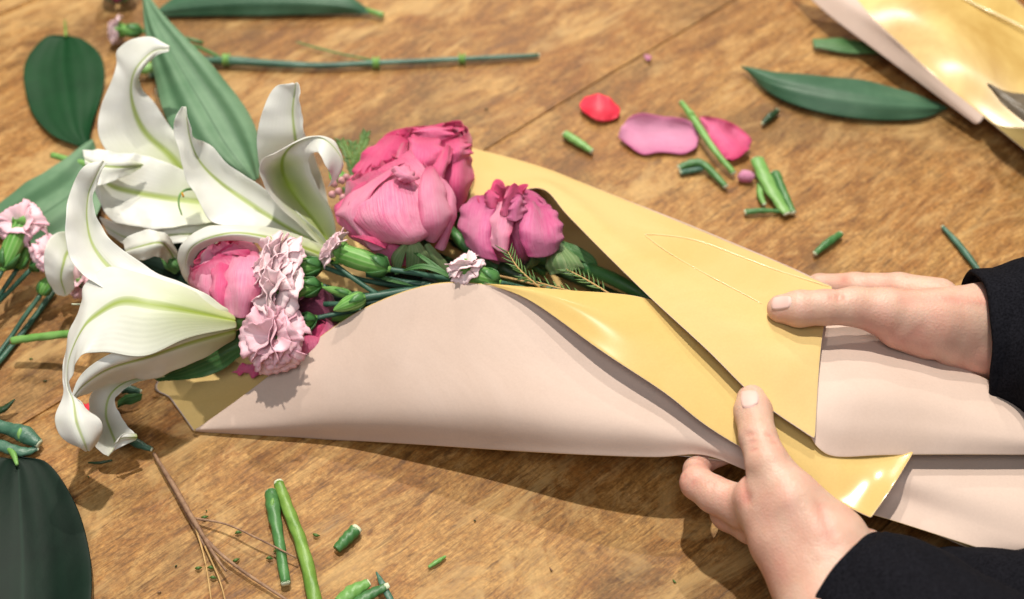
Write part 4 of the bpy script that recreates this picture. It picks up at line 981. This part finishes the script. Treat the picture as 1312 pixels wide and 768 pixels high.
# ------------------------------------------------------------------ leaves
def leaf(name, label, rows, mat, cat='leaf', parent=None, group=None, **kw):
    k = dict(nu=21, nv=36, thick=.04, ruff=.06, rk=2, groove=.05, wob=.10, floor=.03); k.update(kw)
    o = sheet(name, rows, mat, parent, **k)
    if not parent: own_origin(o); tag(o, label, cat, group)
    return o
leaf('leaf', 'long ribbed grey-green leaf standing between the two upper lilies', [
    [(182, -8, 5.2), (184, -8, 5.2), (187, -8, 5.2)], [(184, 30, 5.0), (198, 27, 5.3), (214, 24, 4.9)], [(189, 62, 4.8), (216, 60, 5.2), (246, 56, 4.6)], [(197, 98, 4.6), (238, 98, 5.1), (278, 92, 4.2)],
    [(207, 138, 4.4), (262, 138, 4.9), (309, 128, 3.9)], [(228, 178, 4.2), (285, 178, 4.6), (330, 165, 3.7)], [(270, 210, 3.9), (308, 210, 4.2), (334, 200, 3.5)], [(318, 232, 3.4), (326, 232, 3.5), (333, 228, 3.3)]], 'leaf_grey', grooves=(5, .05))
leaf('leaf', 'broad dark green heart-shaped leaf flat on the wood at the upper left', [
    [(80, 46, .3), (84, 45, .3), (88, 46, .3)], [(56, 48, .45), (82, 52, .35), (108, 50, .45)], [(34, 74, .48), (80, 80, .4), (130, 72, .48)], [(30, 102, .48), (84, 110, .4), (133, 102, .48)],
    [(40, 142, .45), (90, 145, .4), (124, 138, .45)], [(68, 172, .6), (98, 172, .4), (116, 165, .6)], [(108, 190, .4), (112, 190, .4), (115, 188, .4)]], 'leaf_dark', wob=.2)
leaf('leaf', 'grey-green leaf lying behind the pink carnations at the left edge', [
    [(118, 178, 1.2), (124, 188, 1.2), (130, 200, 1.0)], [(66, 216, 1.4), (100, 238, 1.6), (130, 262, 1.2)], [(14, 250, 1.0), (55, 275, 1.4), (95, 305, 1.0)], [(-30, 285, .5), (0, 305, .6), (40, 325, .5)]], 'leaf_grey', wob=.25)
leaf('leaf', 'very dark broad leaf with pale veins at the bottom left corner', [
    [(16, 586, .5), (20, 586, .5), (26, 586, .5)], [(-14, 590, .58), (24, 602, .4), (60, 592, .58)], [(-50, 640, .62), (26, 650, .5), (90, 632, .62)], [(-70, 700, .62), (28, 710, .5), (110, 682, .58)],
    [(-70, 780, .8), (28, 790, .4), (120, 750, .6)], [(-40, 850, .4), (30, 860, .3), (112, 830, .4)]], 'leaf_deep', wob=.2)
tube('petiole', [(10, 575, .5), (17, 582, .6), (22, 596, .8)], [.1, .16, .08], 'stem_light', None)
_p = [o for o in COL.objects if o.name.startswith('petiole')][0]; _p.name = 'leaf_stalk'; own_origin(_p); tag(_p, 'short light green stalk at the top of the dark corner leaf', 'stalk')
leaf('leaf', 'long folded green leaf along the top edge, left of centre', [
    [(192, 20, .4), (192, 21, .4), (193, 22, .3)], [(230, -6, .8), (232, 8, .9), (236, 21, .3)], [(300, -22, 1.2), (305, 0, 1.2), (310, 20, .3)], [(380, -20, 1.2), (385, 0, 1.2), (390, 19, .3)], [(440, -8, .9), (445, 6, .9), (448, 18, .3)], [(472, 12, .4), (474, 15, .4), (475, 18, .3)]], 'leaf_blue')
tube('leaf_stalk', [(470, 13, .4), (482, 17, .4), (491, 20, .35)], [.16, .18, .2], 'stem_light'); _p = COL.objects[-1]; own_origin(_p); tag(_p, 'pale green stalk end of the leaf along the top edge', 'stalk')
leaf('leaf', 'long blue-green leaf under the second yellow sheet at the upper right', [
    [(948, 84, .5), (950, 86, .5), (953, 88, .4)], [(985, 90, .9), (990, 105, 1.0), (990, 122, .4)], [(1050, 96, 1.1), (1050, 118, 1.2), (1050, 144, .4)], [(1120, 106, 1.1), (1120, 128, 1.2), (1120, 154, .4)],
    [(1175, 120, .8), (1178, 134, .9), (1180, 152, .35)], [(1213, 136, .4), (1214, 138, .4), (1213, 141, .3)]], 'leaf_blue')
leaf('leaf', 'dark narrow leaf in the shade of the second paper sheet', [[(1040, 51, .4), (1041, 55, .4), (1042, 60, .4)], [(1080, 50, .6), (1080, 58, .6), (1082, 68, .4)], [(1125, 54, .6), (1125, 62, .6), (1126, 70, .4)], [(1160, 66, .4), (1160, 68, .4), (1160, 70, .4)]], 'leaf_mid', nv=16)
leaf('leaf', 'dark green leaf under the trumpet of the large left lily', [
    [(195, 484, .8), (198, 486, .8), (203, 488, .7)], [(225, 462, 1.6), (235, 474, 1.4), (245, 486, 1.0)], [(262, 442, 2.4), (272, 458, 2.0), (282, 476, 1.4)], [(300, 425, 2.8), (306, 440, 2.4), (313, 455, 1.8)], [(345, 410, 2.8), (350, 425, 2.4), (352, 436, 2.0)]], 'leaf_mid')
leaf('leaf', 'grey-brown pointed leaf lying on the second yellow sheet at the right edge', [[(1264, 107, 4.0), (1265, 108, 4.0), (1266, 110, 4.0)], [(1290, 117, 4.0), (1287, 124, 4.2), (1285, 134, 3.9)], [(1330, 128, 3.9), (1325, 145, 4.1), (1320, 162, 3.7)], [(1390, 150, 3.6), (1385, 175, 3.8), (1380, 200, 3.4)]], 'greyblade', nv=18)
leaf('leaf', 'grey-green rose leaf lying in the paper hollow right of the purple rose', [[(702, 318, 4.4), (712, 312, 4.5), (720, 314, 4.4)], [(698, 340, 4.3), (722, 330, 4.8), (745, 338, 4.3)], [(704, 354, 3.9), (728, 348, 4.3), (750, 345, 4.0)]], 'sepal', nu=13, nv=14)
leaf('leaf', 'narrow folded leaf behind the rose leaf in the paper hollow', [[(712, 312, 4.2), (714, 309, 4.3), (718, 310, 4.2)], [(730, 325, 4.3), (738, 317, 4.4), (742, 318, 4.2)], [(752, 338, 4.0), (758, 330, 4.1), (762, 331, 4.0)], [(764, 342, 3.7), (765, 341, 3.7), (766, 341, 3.7)]], 'leaf_mid', nu=9, nv=16)
leaf('leaf', 'bright green leaf beside the small carnation at the front edge', [[(590, 352, 5.9), (596, 346, 6.0), (602, 344, 5.8)], [(605, 364, 5.9), (615, 352, 6.3), (625, 350, 5.9)], [(622, 372, 5.6), (632, 366, 5.8), (640, 362, 5.6)]], 'calyx', nu=9, nv=12)
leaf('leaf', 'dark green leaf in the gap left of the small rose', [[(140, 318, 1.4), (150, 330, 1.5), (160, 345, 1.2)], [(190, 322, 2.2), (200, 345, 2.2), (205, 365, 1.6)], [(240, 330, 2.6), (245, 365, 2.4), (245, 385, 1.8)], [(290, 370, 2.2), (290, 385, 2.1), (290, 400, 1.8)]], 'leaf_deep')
leaf('leaf', 'green leaf edge in the hollow behind the curled petal', [[(205, 330, 3.2), (210, 326, 3.3), (215, 326, 3.2)], [(212, 345, 3.0), (222, 338, 3.3), (230, 335, 3.0)], [(225, 352, 2.6), (232, 346, 2.8), (238, 343, 2.6)]], 'leaf_mid', nu=9, nv=12)
leaf('leaf', 'two-tone cut leaf scrap in the shadow right of the hanging petal', [[(150, 512, .4), (150, 518, .5), (150, 524, .3)], [(168, 505, .7), (166, 512, .6), (164, 519, .3)], [(183, 505, .6), (182, 508, .5), (180, 513, .3)]], 'leaf_mid', nu=7, nv=10)
for k_, (rows, lb_) in enumerate((([[(160, 375, 3.4), (168, 383, 3.4), (172, 390, 3.2)], [(262, 398, 2.2), (262, 400, 2.2), (262, 405, 2.2)]], ''),)): pass

# ------------------------------------------------------------------ sprigs
def sprig(label, pts, n, L, seed, mat='needle', r=.05, spread=1.0, group='needle-leaved sprigs', wn=.035):
    rg = np.random.default_rng(seed)
    w = [P(*q) for q in pts]; par = thing('sprig', label, 'sprig', w[-1], group)
    link('twig', tube_mesh('twig', w, [r * .5] + [r] * (len(w) - 1), seg=6), 'twig_pale', par)
    c = cr(np.array(w), 60); proto = None
    for i in range(n):
        j = int(2 + 54 * i / n); t = c[min(59, j + 1)] - c[j]; t = -t / np.linalg.norm(t)      # towards the tip
        side = np.cross(t, [0, 0, 1]); side /= np.linalg.norm(side)
        sgn = 1 if i % 2 else -1
        d = t * .75 + side * sgn * .7 * spread + np.array([0, 0, rg.uniform(-.1, .5)]); d /= np.linalg.norm(d)
        l = L * rg.uniform(.7, 1.1) * .01
        link('needle', tube_mesh('needle', [c[j], c[j] + d * l * .5 + t * l * .05, c[j] + d * l + t * l * .2], [wn, wn * 1.3, wn * .3], seg=5, nper=3), mat, par)
    return par
sprig('sprig of thin green needles in front of the purple rose', [(650, 322, 6.9), (665, 345, 6.8), (692, 369, 6.4)], 18, .62, 1)
sprig('needle sprig rising between the purple rose and the rose leaf', [(725, 345, 5.9), (750, 358, 6.1), (780, 376, 6.4)], 18, .62, 2)
sprig('dark needle sprig lying low along the front lapel edge', [(668, 356, 5.2), (710, 368, 5.6), (750, 378, 5.9)], 16, .5, 3)
sprig('feathery green sprig behind the magenta rose', [(470, 170, 3.6), (462, 195, 3.6), (450, 230, 3.0)], 40, .42, 4, wn=.06, spread=1.3)
sprig('feathery green sprig beside the curled white petal', [(436, 180, 3.4), (446, 200, 3.6), (455, 230, 3.0)], 36, .42, 5, wn=.06, spread=1.3)
sprig('short feathery sprig between the lily and the magenta rose', [(452, 182, 3.2), (452, 205, 3.4), (455, 235, 3.0)], 34, .45, 6, wn=.06, spread=1.3)
wx = thing('waxflower', 'cluster of tiny dusky pink waxflower buds left of the largest rose', 'waxflower', P(440, 245, 2))
for i, (x, y, z) in enumerate([(428, 236, 5.0), (438, 232, 5.1), (448, 238, 5.2), (434, 246, 5.2), (444, 228, 5.0), (426, 250, 5.0), (452, 230, 5.1), (440, 254, 5.0)]):
    tube('flower_head', [(x - 3, y - 3, z), (x - 1, y - 1, z), (x + 3, y + 3, z - .1)], [.06, .22, .10], 'wax', wx, seg=10)
tube('twig', [(440, 240, 4.8), (450, 262, 4.0), (470, 300, 3.0)], [.08, .08, .08], 'stem', wx)
leaf('leaf', None, [[(420, 218, 4.6), (426, 212, 4.7), (432, 214, 4.6)], [(424, 232, 4.8), (434, 224, 5.0), (444, 222, 4.8)], [(440, 236, 4.6), (444, 232, 4.7), (448, 230, 4.6)]], 'calyx', parent=wx, nu=9, nv=12)

# stems filling the bouquet
SG = 'flower stems running into the paper'
for lab, pts, r, m in [
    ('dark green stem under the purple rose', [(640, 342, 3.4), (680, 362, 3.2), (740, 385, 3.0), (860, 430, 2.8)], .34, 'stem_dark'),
    ('thick rose stem running into the paper fold below the rose leaf', [(742, 340, 3.6), (790, 360, 3.8), (840, 388, 3.6), (920, 440, 3.2)], .36, 'stem'),
    ('green stem in the gap between the two front roses', [(560, 280, 3.0), (582, 300, 3.6), (600, 318, 3.4), (660, 360, 2.6)], .30, 'stem'),
    ('thin teal stem arching from the carnations under the paper edge', [(424, 335, 5.6), (450, 355, 5.3), (480, 375, 5.0), (500, 385, 4.4)], .13, 'stem_teal'),
    ('teal stem with a narrow leaf along the top of the pink paper', [(445, 385, 5.0), (490, 378, 5.0), (540, 372, 5.0), (600, 380, 4.6)], .20, 'stem_teal'),
    ('lower teal stem behind the pink paper edge', [(415, 390, 4.2), (470, 388, 4.6), (530, 382, 4.6), (600, 390, 4)], .14, 'stem_teal'),
    ('upper thin stem beneath the half-open carnation', [(470, 352, 4.6), (520, 362, 4.8), (570, 368, 4.8), (620, 380, 4.4)], .15, 'stem_teal'),
    ('pale brown twig lying below the small carnation', [(620, 350, 4.8), (650, 356, 4.8), (700, 368, 4.6)], .06, 'twig_pale'),
    ('dark stem added as shade deep in the paper hollow', [(560, 330, 1.8), (680, 380, 1.6), (860, 430, 2.0)], .30, 'stem_dark'),  # this stem and the next are added to darken the hollow
    ('second dark stem added as shade deep in the hollow', [(600, 300, 1.8), (720, 350, 1.6), (860, 410, 2.2)], .28, 'stem_dark')]:
    o = tube('stem', pts, [r] * len(pts), m); own_origin(o); tag(o, lab, 'stem', SG)
# narrow grass-like leaves near the carnations
for lab, rows in (('narrow bent leaf crossing the carnation stems', [[(505, 352, 5.6), (506, 350, 5.6)], [(540, 338, 6.2), (543, 345, 6.2)], [(575, 350, 6.0), (575, 356, 6.0)], [(590, 362, 5.4), (590, 364, 5.4)]]),
                  ('slim green leaf tip over the stems by the largest rose', [[(520, 318, 6.0), (522, 317, 6.0)], [(540, 332, 6.2), (546, 330, 6.2)], [(570, 355, 5.9), (577, 352, 5.9)], [(590, 366, 5.4), (592, 365, 5.4)]]),
                  ('short dark leaf under the half-open calyx', [[(470, 352, 5.2), (471, 350, 5.2)], [(500, 356, 5.3), (500, 362, 5.3)], [(530, 366, 5.0), (530, 367, 5.0)]])):
    leaf('leaf', lab, rows, 'leaf_mid', nu=7, nv=18, ruff=.02, wob=.04)

# ------------------------------------------------------------------ cuttings on the table
CG = 'stem cuttings scattered on the table'
def cutting(label, pts, r, mat, ends=(1, 1), endmat='cut', flat=.85, node=None, cat='stem cutting', group=CG, name='stem_cutting'):
    rr = r if isinstance(r, (list, tuple)) else [r] * len(pts)
    par = thing(name, label, cat, P(pts[0][0], pts[0][1], 0), group)
    w = [P(*q) for q in pts]
    wf = cr(np.array(w), 4 * len(w)); rf = cr(np.array(rr, float).reshape(-1, 1), len(wf))[:, 0]
    jit = rng.uniform(-1, 1, (len(wf), 3)) * np.array([1, 1, .3]) * rf[:, None] * .0003; jit[0] = jit[-1] = 0
    rj = rf * (1 + rng.uniform(-.03, .04, len(wf))); rj[0], rj[-1] = rf[0], rf[-1]
    link('stalk', tube_mesh('stalk', wf + jit, rj, seg=14, flat=flat, bumps=.06, nper=3), mat, par)
    for k_, e in ((0, ends[0]), (-1, ends[1])):
        if not e: continue
        nb = w[1] if k_ == 0 else w[-2]; d = w[k_] - nb; d /= np.linalg.norm(d)
        link('cut_end', tube_mesh('cut_end', [w[k_] - d * .0004, w[k_] + d * .0006 * e], [rr[k_] * 1.02, rr[k_] * .8], seg=12, flat=flat, nper=2), endmat, par)
    if node:
        for (x, y, z, q) in node:
            link('node', tube_mesh('node', [P(x - 4, y, z), P(x, y, z), P(x + 4, y, z)], [rr[0] * .9, q, rr[0] * .9], seg=12), 'stem_light', par)
    return par
cutting('light green stub left of the red petal, upper middle', [(724, 172, .35), (740, 182, .35), (758, 194, .3)], [.27, .27, .18], 'stem_light')
cutting('long pale green stem lying across the magenta petal', [(873, 131, .9), (890, 155, .9), (915, 192, .8), (940, 222, .4)], [.16, .24, .20, .18], 'stem_light', node=[(886, 148, .9, .32)])
cutting('forked green snippet below the pink petal, upper piece', [(870, 215, .4), (888, 209, .5), (903, 212, .5), (930, 239, .3)], [.2, .26, .24, .18], 'stem')
cutting('short white-ended snippet tucked under the forked one', [(872, 221, .25), (885, 219, .25), (900, 216, .3)], .2, 'stem_teal')
cutting('thick flat stem piece standing out of the right-hand green pile', [(970, 204, .7), (985, 238, .6), (1008, 274, .4)], [.42, .42, .26], 'stem_light', flat=.5)
cutting('thin dark stem on the right side of the green pile', [(993, 222, .5), (1003, 245, .5), (1016, 273, .3)], [.3, .26, .2], 'stem')
cutting('small stem under the left side of the green pile', [(974, 236, .3), (974, 250, .3), (979, 262, .3)], [.2, .2, .14], 'stem_light')
cutting('white-ended stem lying across the foot of the green pile', [(955, 272, .3), (975, 270, .35), (1003, 271, .3)], [.2, .17, .12], 'stem')
cutting('small dark snippet below the long blue-green leaf', [(977, 158, .3), (986, 150, .35), (996, 142, .3)], [.12, .24, .18], 'stem_dark')
cutting('dark green snippet alone above the far hand', [(1044, 325, .3), (1060, 312, .35), (1077, 300, .3)], [.16, .24, .2], 'stem')
cutting('thin teal stem ending under the black cuff at the right', [(1208, 291, .25), (1232, 318, .25), (1265, 362, .25)], [.12, .2, .16], 'stem_teal')
cutting('short stub with a pale oval cut face, bottom centre', [(431, 704, .3), (443, 692, .35), (456, 679, .35)], [.22, .30, .32], 'stem', ends=(0, 2.5))
cutting('shorter of the two upright stems near the bottom, with a swollen joint', [(347, 630, .4), (350, 652, .5), (357, 690, .4), (366, 748, .4)], [.30, .34, .26, .24], 'stem', node=[(350, 648, .45, .40)])
cutting('long olive stem beside the jointed one, running off the bottom', [(357, 619, .5), (372, 660, .45), (390, 710, .45), (408, 790, .4)], [.26, .30, .32, .34], 'stem_olive', ends=(2, 0))
cutting('tiny green sliver on the bare wood, bottom centre', [(549, 727, .15), (560, 720, .2), (571, 713, .15)], [.08, .12, .06], 'stem_light', ends=(0, 0))
cutting('thin grey-green blade at the bottom edge', [(482, 733, .4), (492, 752, .5), (508, 785, .3)], [.04, .16, .14], 'stem_teal', ends=(0, 0), flat=.4)
cutting('split green chunk at the bottom edge, left one', [(434, 772, .4), (452, 758, .5), (472, 747, .5)], [.3, .36, .22], 'stem_light', flat=.6)
cutting('split green chunk at the bottom edge, right one with a white tip', [(455, 775, .5), (474, 762, .5), (494, 752, .6)], [.3, .28, .18], 'stem', flat=.6, ends=(0, 3))
cutting('thick cut stem with a pale sheath, left edge above the dark leaf', [(-20, 540, .6), (12, 550, .6), (30, 556, .6), (50, 569, .5)], [.36, .34, .46, .26], 'stem_teal', ends=(0, 1), node=[(28, 557, .6, .44)])
cutting('curved teal leaf-stem under the sheathed one', [(-20, 562, .4), (5, 573, .45), (30, 579, .4), (48, 575, .35)], [.3, .32, .26, .14], 'stem_teal', ends=(0, 1), flat=.6)
cutting('dark shoot tip at the left edge in the shade', [(-15, 532, .4), (5, 524, .6), (19, 512, .9)], [.2, .18, .05], 'stem_dark', ends=(0, 0))
cutting('teal stem tip poking out below the hanging lily petal', [(150, 545, .3), (172, 566, .3), (194, 576, .25)], [.2, .24, .12], 'stem_teal')
cutting('teal scrap in the shadow behind the hanging petal', [(148, 498, .35), (165, 499, .4), (180, 502, .3)], [.2, .24, .14], 'stem_teal')
cutting('thin green shred on the wood under the lowest lily tip', [(113, 593, .15), (128, 593, .2), (144, 590, .15)], [.04, .08, .05], 'stem_dark', ends=(0, 0))
cutting('bright green stem with a brown cut end, pointing left from the lily', [(15, 437, 1.6), (50, 432, 1.9), (100, 427, 2.4), (150, 424, 3.0)], .22, 'stem_light', endmat='cut_brown')
cutting('green stem with cut end at the left, below the heart-shaped leaf', [(67, 199, 1.0), (85, 204, 1.1), (115, 212, 1.4), (150, 225, 2)], .2, 'stem_light', endmat='cut_brown')
cutting('teal stem crossing under the brown-ended stem at the left', [(70, 372, .3), (40, 412, .3), (18, 440, .3), (-25, 492, .3)], .16, 'stem_teal')
cutting('long dark green carnation stem lying along the top', [(190, 92, .5), (245, 80, .5), (290, 78, .5), (400, 84, .4), (480, 81, .4), (590, 76, .35), (690, 71, .3)], [.5, .2, .30, .22, .2, .18, .15], 'stem_teal', node=[(290, 77, .5, .36), (482, 81, .4, .3), (592, 76, .35, .24)])
cutting('bright green stem piece inside the hook of the back lily', [(172, 88, .7), (185, 88, .8), (205, 84, .8)], [.34, .40, .36], 'stem_light')
cutting('curved thin side shoot above the long top stem', [(380, 54, .3), (400, 60, .3), (440, 70, .3), (480, 78, .4)], [.05, .07, .07, .08], 'stem', ends=(0, 0))
cutting('short side shoot at the left joint of the top stem', [(245, 58, .5), (262, 64, .5), (290, 78, .5)], [.08, .12, .1], 'stem', ends=(0, 0))
# brown branched twig
tw = thing('twig', 'dry brown twig branching on the bare wood at the lower left', 'twig', P(220, 630, 0))
for pts, r in (([(197, 581, .3), (222, 622, .5), (245, 662, .5), (262, 690, .4)], [.09, .13, .14, .10]), ([(199, 584, .25), (225, 632, .3), (246, 670, .3), (262, 700, .3)], [.07, .09, .09, .07]),
               ([(262, 690, .4), (285, 712, .5), (320, 738, .4), (372, 772, .3)], [.12, .09, .08, .07]), ([(262, 690, .4), (275, 712, .6), (290, 732, .8)], [.10, .08, .05]),
               ([(248, 664, .4), (290, 672, .7), (330, 690, .8), (380, 715, .6)], [.07, .05, .05, .04]), ([(248, 668, .4), (258, 700, .3), (264, 725, .3)], [.06, .05, .04]),
               ([(264, 725, .3), (268, 750, .3), (272, 780, .3)], [.04, .04, .03]), ([(258, 690, .3), (280, 740, .3), (290, 775, .3)], [.05, .04, .03])):
    tube('branch', pts, r, 'twig' if r[0] > .065 else 'twig_pale', tw, seg=8, bumps=.08)
for x, y in ((254, 728), (270, 727), (273, 740), (305, 682), (262, 663), (345, 715), (355, 705), (405, 686), (302, 718)):
    q = rng.uniform(-6, 6, 2)
    o = tube('leaf_shred', [(x - 4, y + q[0] * .4, .12), (x, y, .2), (x + 5, y + q[1] * .4, .12)], [.03, .09, .02], 'needle', None, seg=6)
    own_origin(o); tag(o, 'tiny dark green leaf shred near the branches of the brown twig', 'leaf shred', 'leaf shreds round the twig')
# loose rose petals
def loose(name, label, rows, mat, **k):
    kw = dict(nu=17, nv=24, thick=.04, ruff=.2, rk=3, wob=.2, floor=.06); kw.update(k)
    o = sheet(name, rows, mat, None, **kw); own_origin(o); tag(o, label, 'petal', 'loose petals on the table'); return o
loose('petal', 'large pale pink petal lying on the wood, upper middle', [[(799, 158, .8), (794, 166, .7), (792, 176, .4)], [(808, 149, 1.1), (806, 166, .6), (806, 188, .3)], [(826, 145, 1.3), (822, 168, .6), (824, 198, .3)], [(850, 150, .9), (848, 168, .5), (848, 195, .3)], [(872, 151, 1.1), (872, 166, .6), (876, 196, .4)], [(888, 158, .9), (889, 168, .6), (891, 190, .5)], [(894, 166, .6), (895, 172, .5), (894, 182, .5)]], 'loose_pink', ruff=.06, wob=.15)
loose('petal', 'bright magenta petal half under the long green stem', [[(896, 149, .5), (897, 153, .5), (897, 160, .4)], [(918, 151, 1.0), (912, 164, .5), (906, 174, .3)], [(942, 160, 1.1), (926, 176, .4), (916, 190, .3)], [(962, 177, 1.0), (944, 190, .5), (926, 203, .3)], [(963, 188, .7), (954, 198, .6), (938, 207, .4)]], 'rose_hot')
loose('petal', 'small round red petal, leftmost of the loose petals', [[(748, 125, .4), (743, 135, .4), (746, 143, .4)], [(765, 120, .9), (764, 138, .8), (764, 154, .4)], [(780, 124, .8), (782, 140, .7), (780, 155, .3)], [(793, 136, .4), (795, 142, .4), (791, 150, .4)]], 'red', ruff=.04, wob=.1)
loose('petal', 'red petal showing in the gap between the lower lily petals', [[(96, 520, .4), (98, 527, .4), (104, 534, .4)], [(108, 516, .6), (110, 527, .6), (114, 540, .4)], [(119, 517, .4), (119, 530, .4), (119, 536, .4)]], 'red', nu=9, nv=9)
loose('petal', 'dark pink petal tucked under the lowest frilled carnation at the paper corner', [[(296, 478, .5), (300, 474, .6), (308, 468, .7)], [(312, 480, .4), (318, 474, .8), (324, 466, .9)], [(332, 480, .4), (338, 474, .7), (342, 464, .8)], [(350, 474, .4), (352, 470, .5), (354, 464, .6)]], 'rose_hot')
loose('petal', 'tiny pale pink petal scrap on the board seam', [[(826, 72, .2), (826, 75, .2)], [(830, 69, .4), (831, 77, .3)], [(834, 72, .2), (834, 75, .2)]], 'loose_pink', nu=5, nv=7, ruff=.03)
tube('leaf_stalk', [(84, 47, .4), (84, 38, .3), (83, 26, .25)], [.10, .08, .05], 'stem_olive'); _p = COL.objects[-1]; own_origin(_p); tag(_p, 'faint olive stalk above the heart-shaped leaf', 'stalk')
bl = tube('flower_bud', [(947, 225, .3), (950, 226, .35), (956, 226, .4), (963, 228, .35), (965, 229, .3)], [.1, .34, .38, .3, .08], 'loose_pink'); own_origin(bl); tag(bl, 'tiny round pink bud beside the green pile', 'bud')
rose('magenta blossom cut off by the top edge at the left', (150, -16, 1.2), (.1, .8, .4), 1.2, 2.0, [(4, 1, 1, .6, .1, .1, 1.0, .3, 'rose_hot', .1), (4, .7, 1, .6, 0, .1, 1.0, .9, 'rose_hot', .1)], group='blossoms on the table', name='blossom', sepals=3)
# crumbs
for i in range(26):
    x, y = rng.uniform(0, 1300), rng.uniform(0, 760); q = rng.uniform(-5, 5, 4)
    if 180 < x < 1180 and 180 < y < 600: continue
    o = tube('plant_crumb', [(x, y, .05), (x + q[0] * .5, y + q[1] * .4, .09), (x + q[0], y + q[1], .05)], [.02, .045, .02], ['needle', 'twig', 'stem_dark'][i % 3], None, seg=6, nper=3)
    own_origin(o); tag(o, 'tiny plant crumb on the bare wood', 'crumb', 'crumbs scattered over the table')

# dark leaves added in place of shade in the paper hollow and gaps
for lab, rows in (('dark leaf added as shade deep in the hollow behind the front carnation', [[(560, 300, 1.0), (575, 310, 1.2), (590, 320, 1.0)], [(610, 320, 1.8), (630, 335, 2.0), (640, 352, 1.6)], [(690, 360, 1.6), (700, 368, 1.6), (710, 376, 1.4)]]),
                  ('dark leaf added as shade beneath the largest rose and its sepals', [[(470, 340, 1.6), (475, 350, 1.8), (480, 365, 1.4)], [(530, 345, 2.6), (540, 360, 2.8), (545, 380, 2.2)], [(600, 370, 2.4), (605, 378, 2.4), (610, 390, 2.0)]]),
                  ('dark leaf added as shade between the small rose and the carnation calyxes', [[(340, 380, 1.6), (350, 390, 1.8), (350, 402, 1.4)], [(410, 370, 2.4), (420, 385, 2.6), (425, 405, 2.0)], [(500, 380, 2.4), (505, 388, 2.4), (508, 398, 2.0)]]),
                  ('dark leaf added as shade below the upper lilies, left of the small rose', [[(150, 290, 1.0), (160, 300, 1.2), (170, 310, 1.0)], [(230, 285, 1.8), (240, 305, 2.0), (245, 325, 1.6)], [(320, 300, 1.6), (325, 310, 1.6), (330, 320, 1.4)]])):
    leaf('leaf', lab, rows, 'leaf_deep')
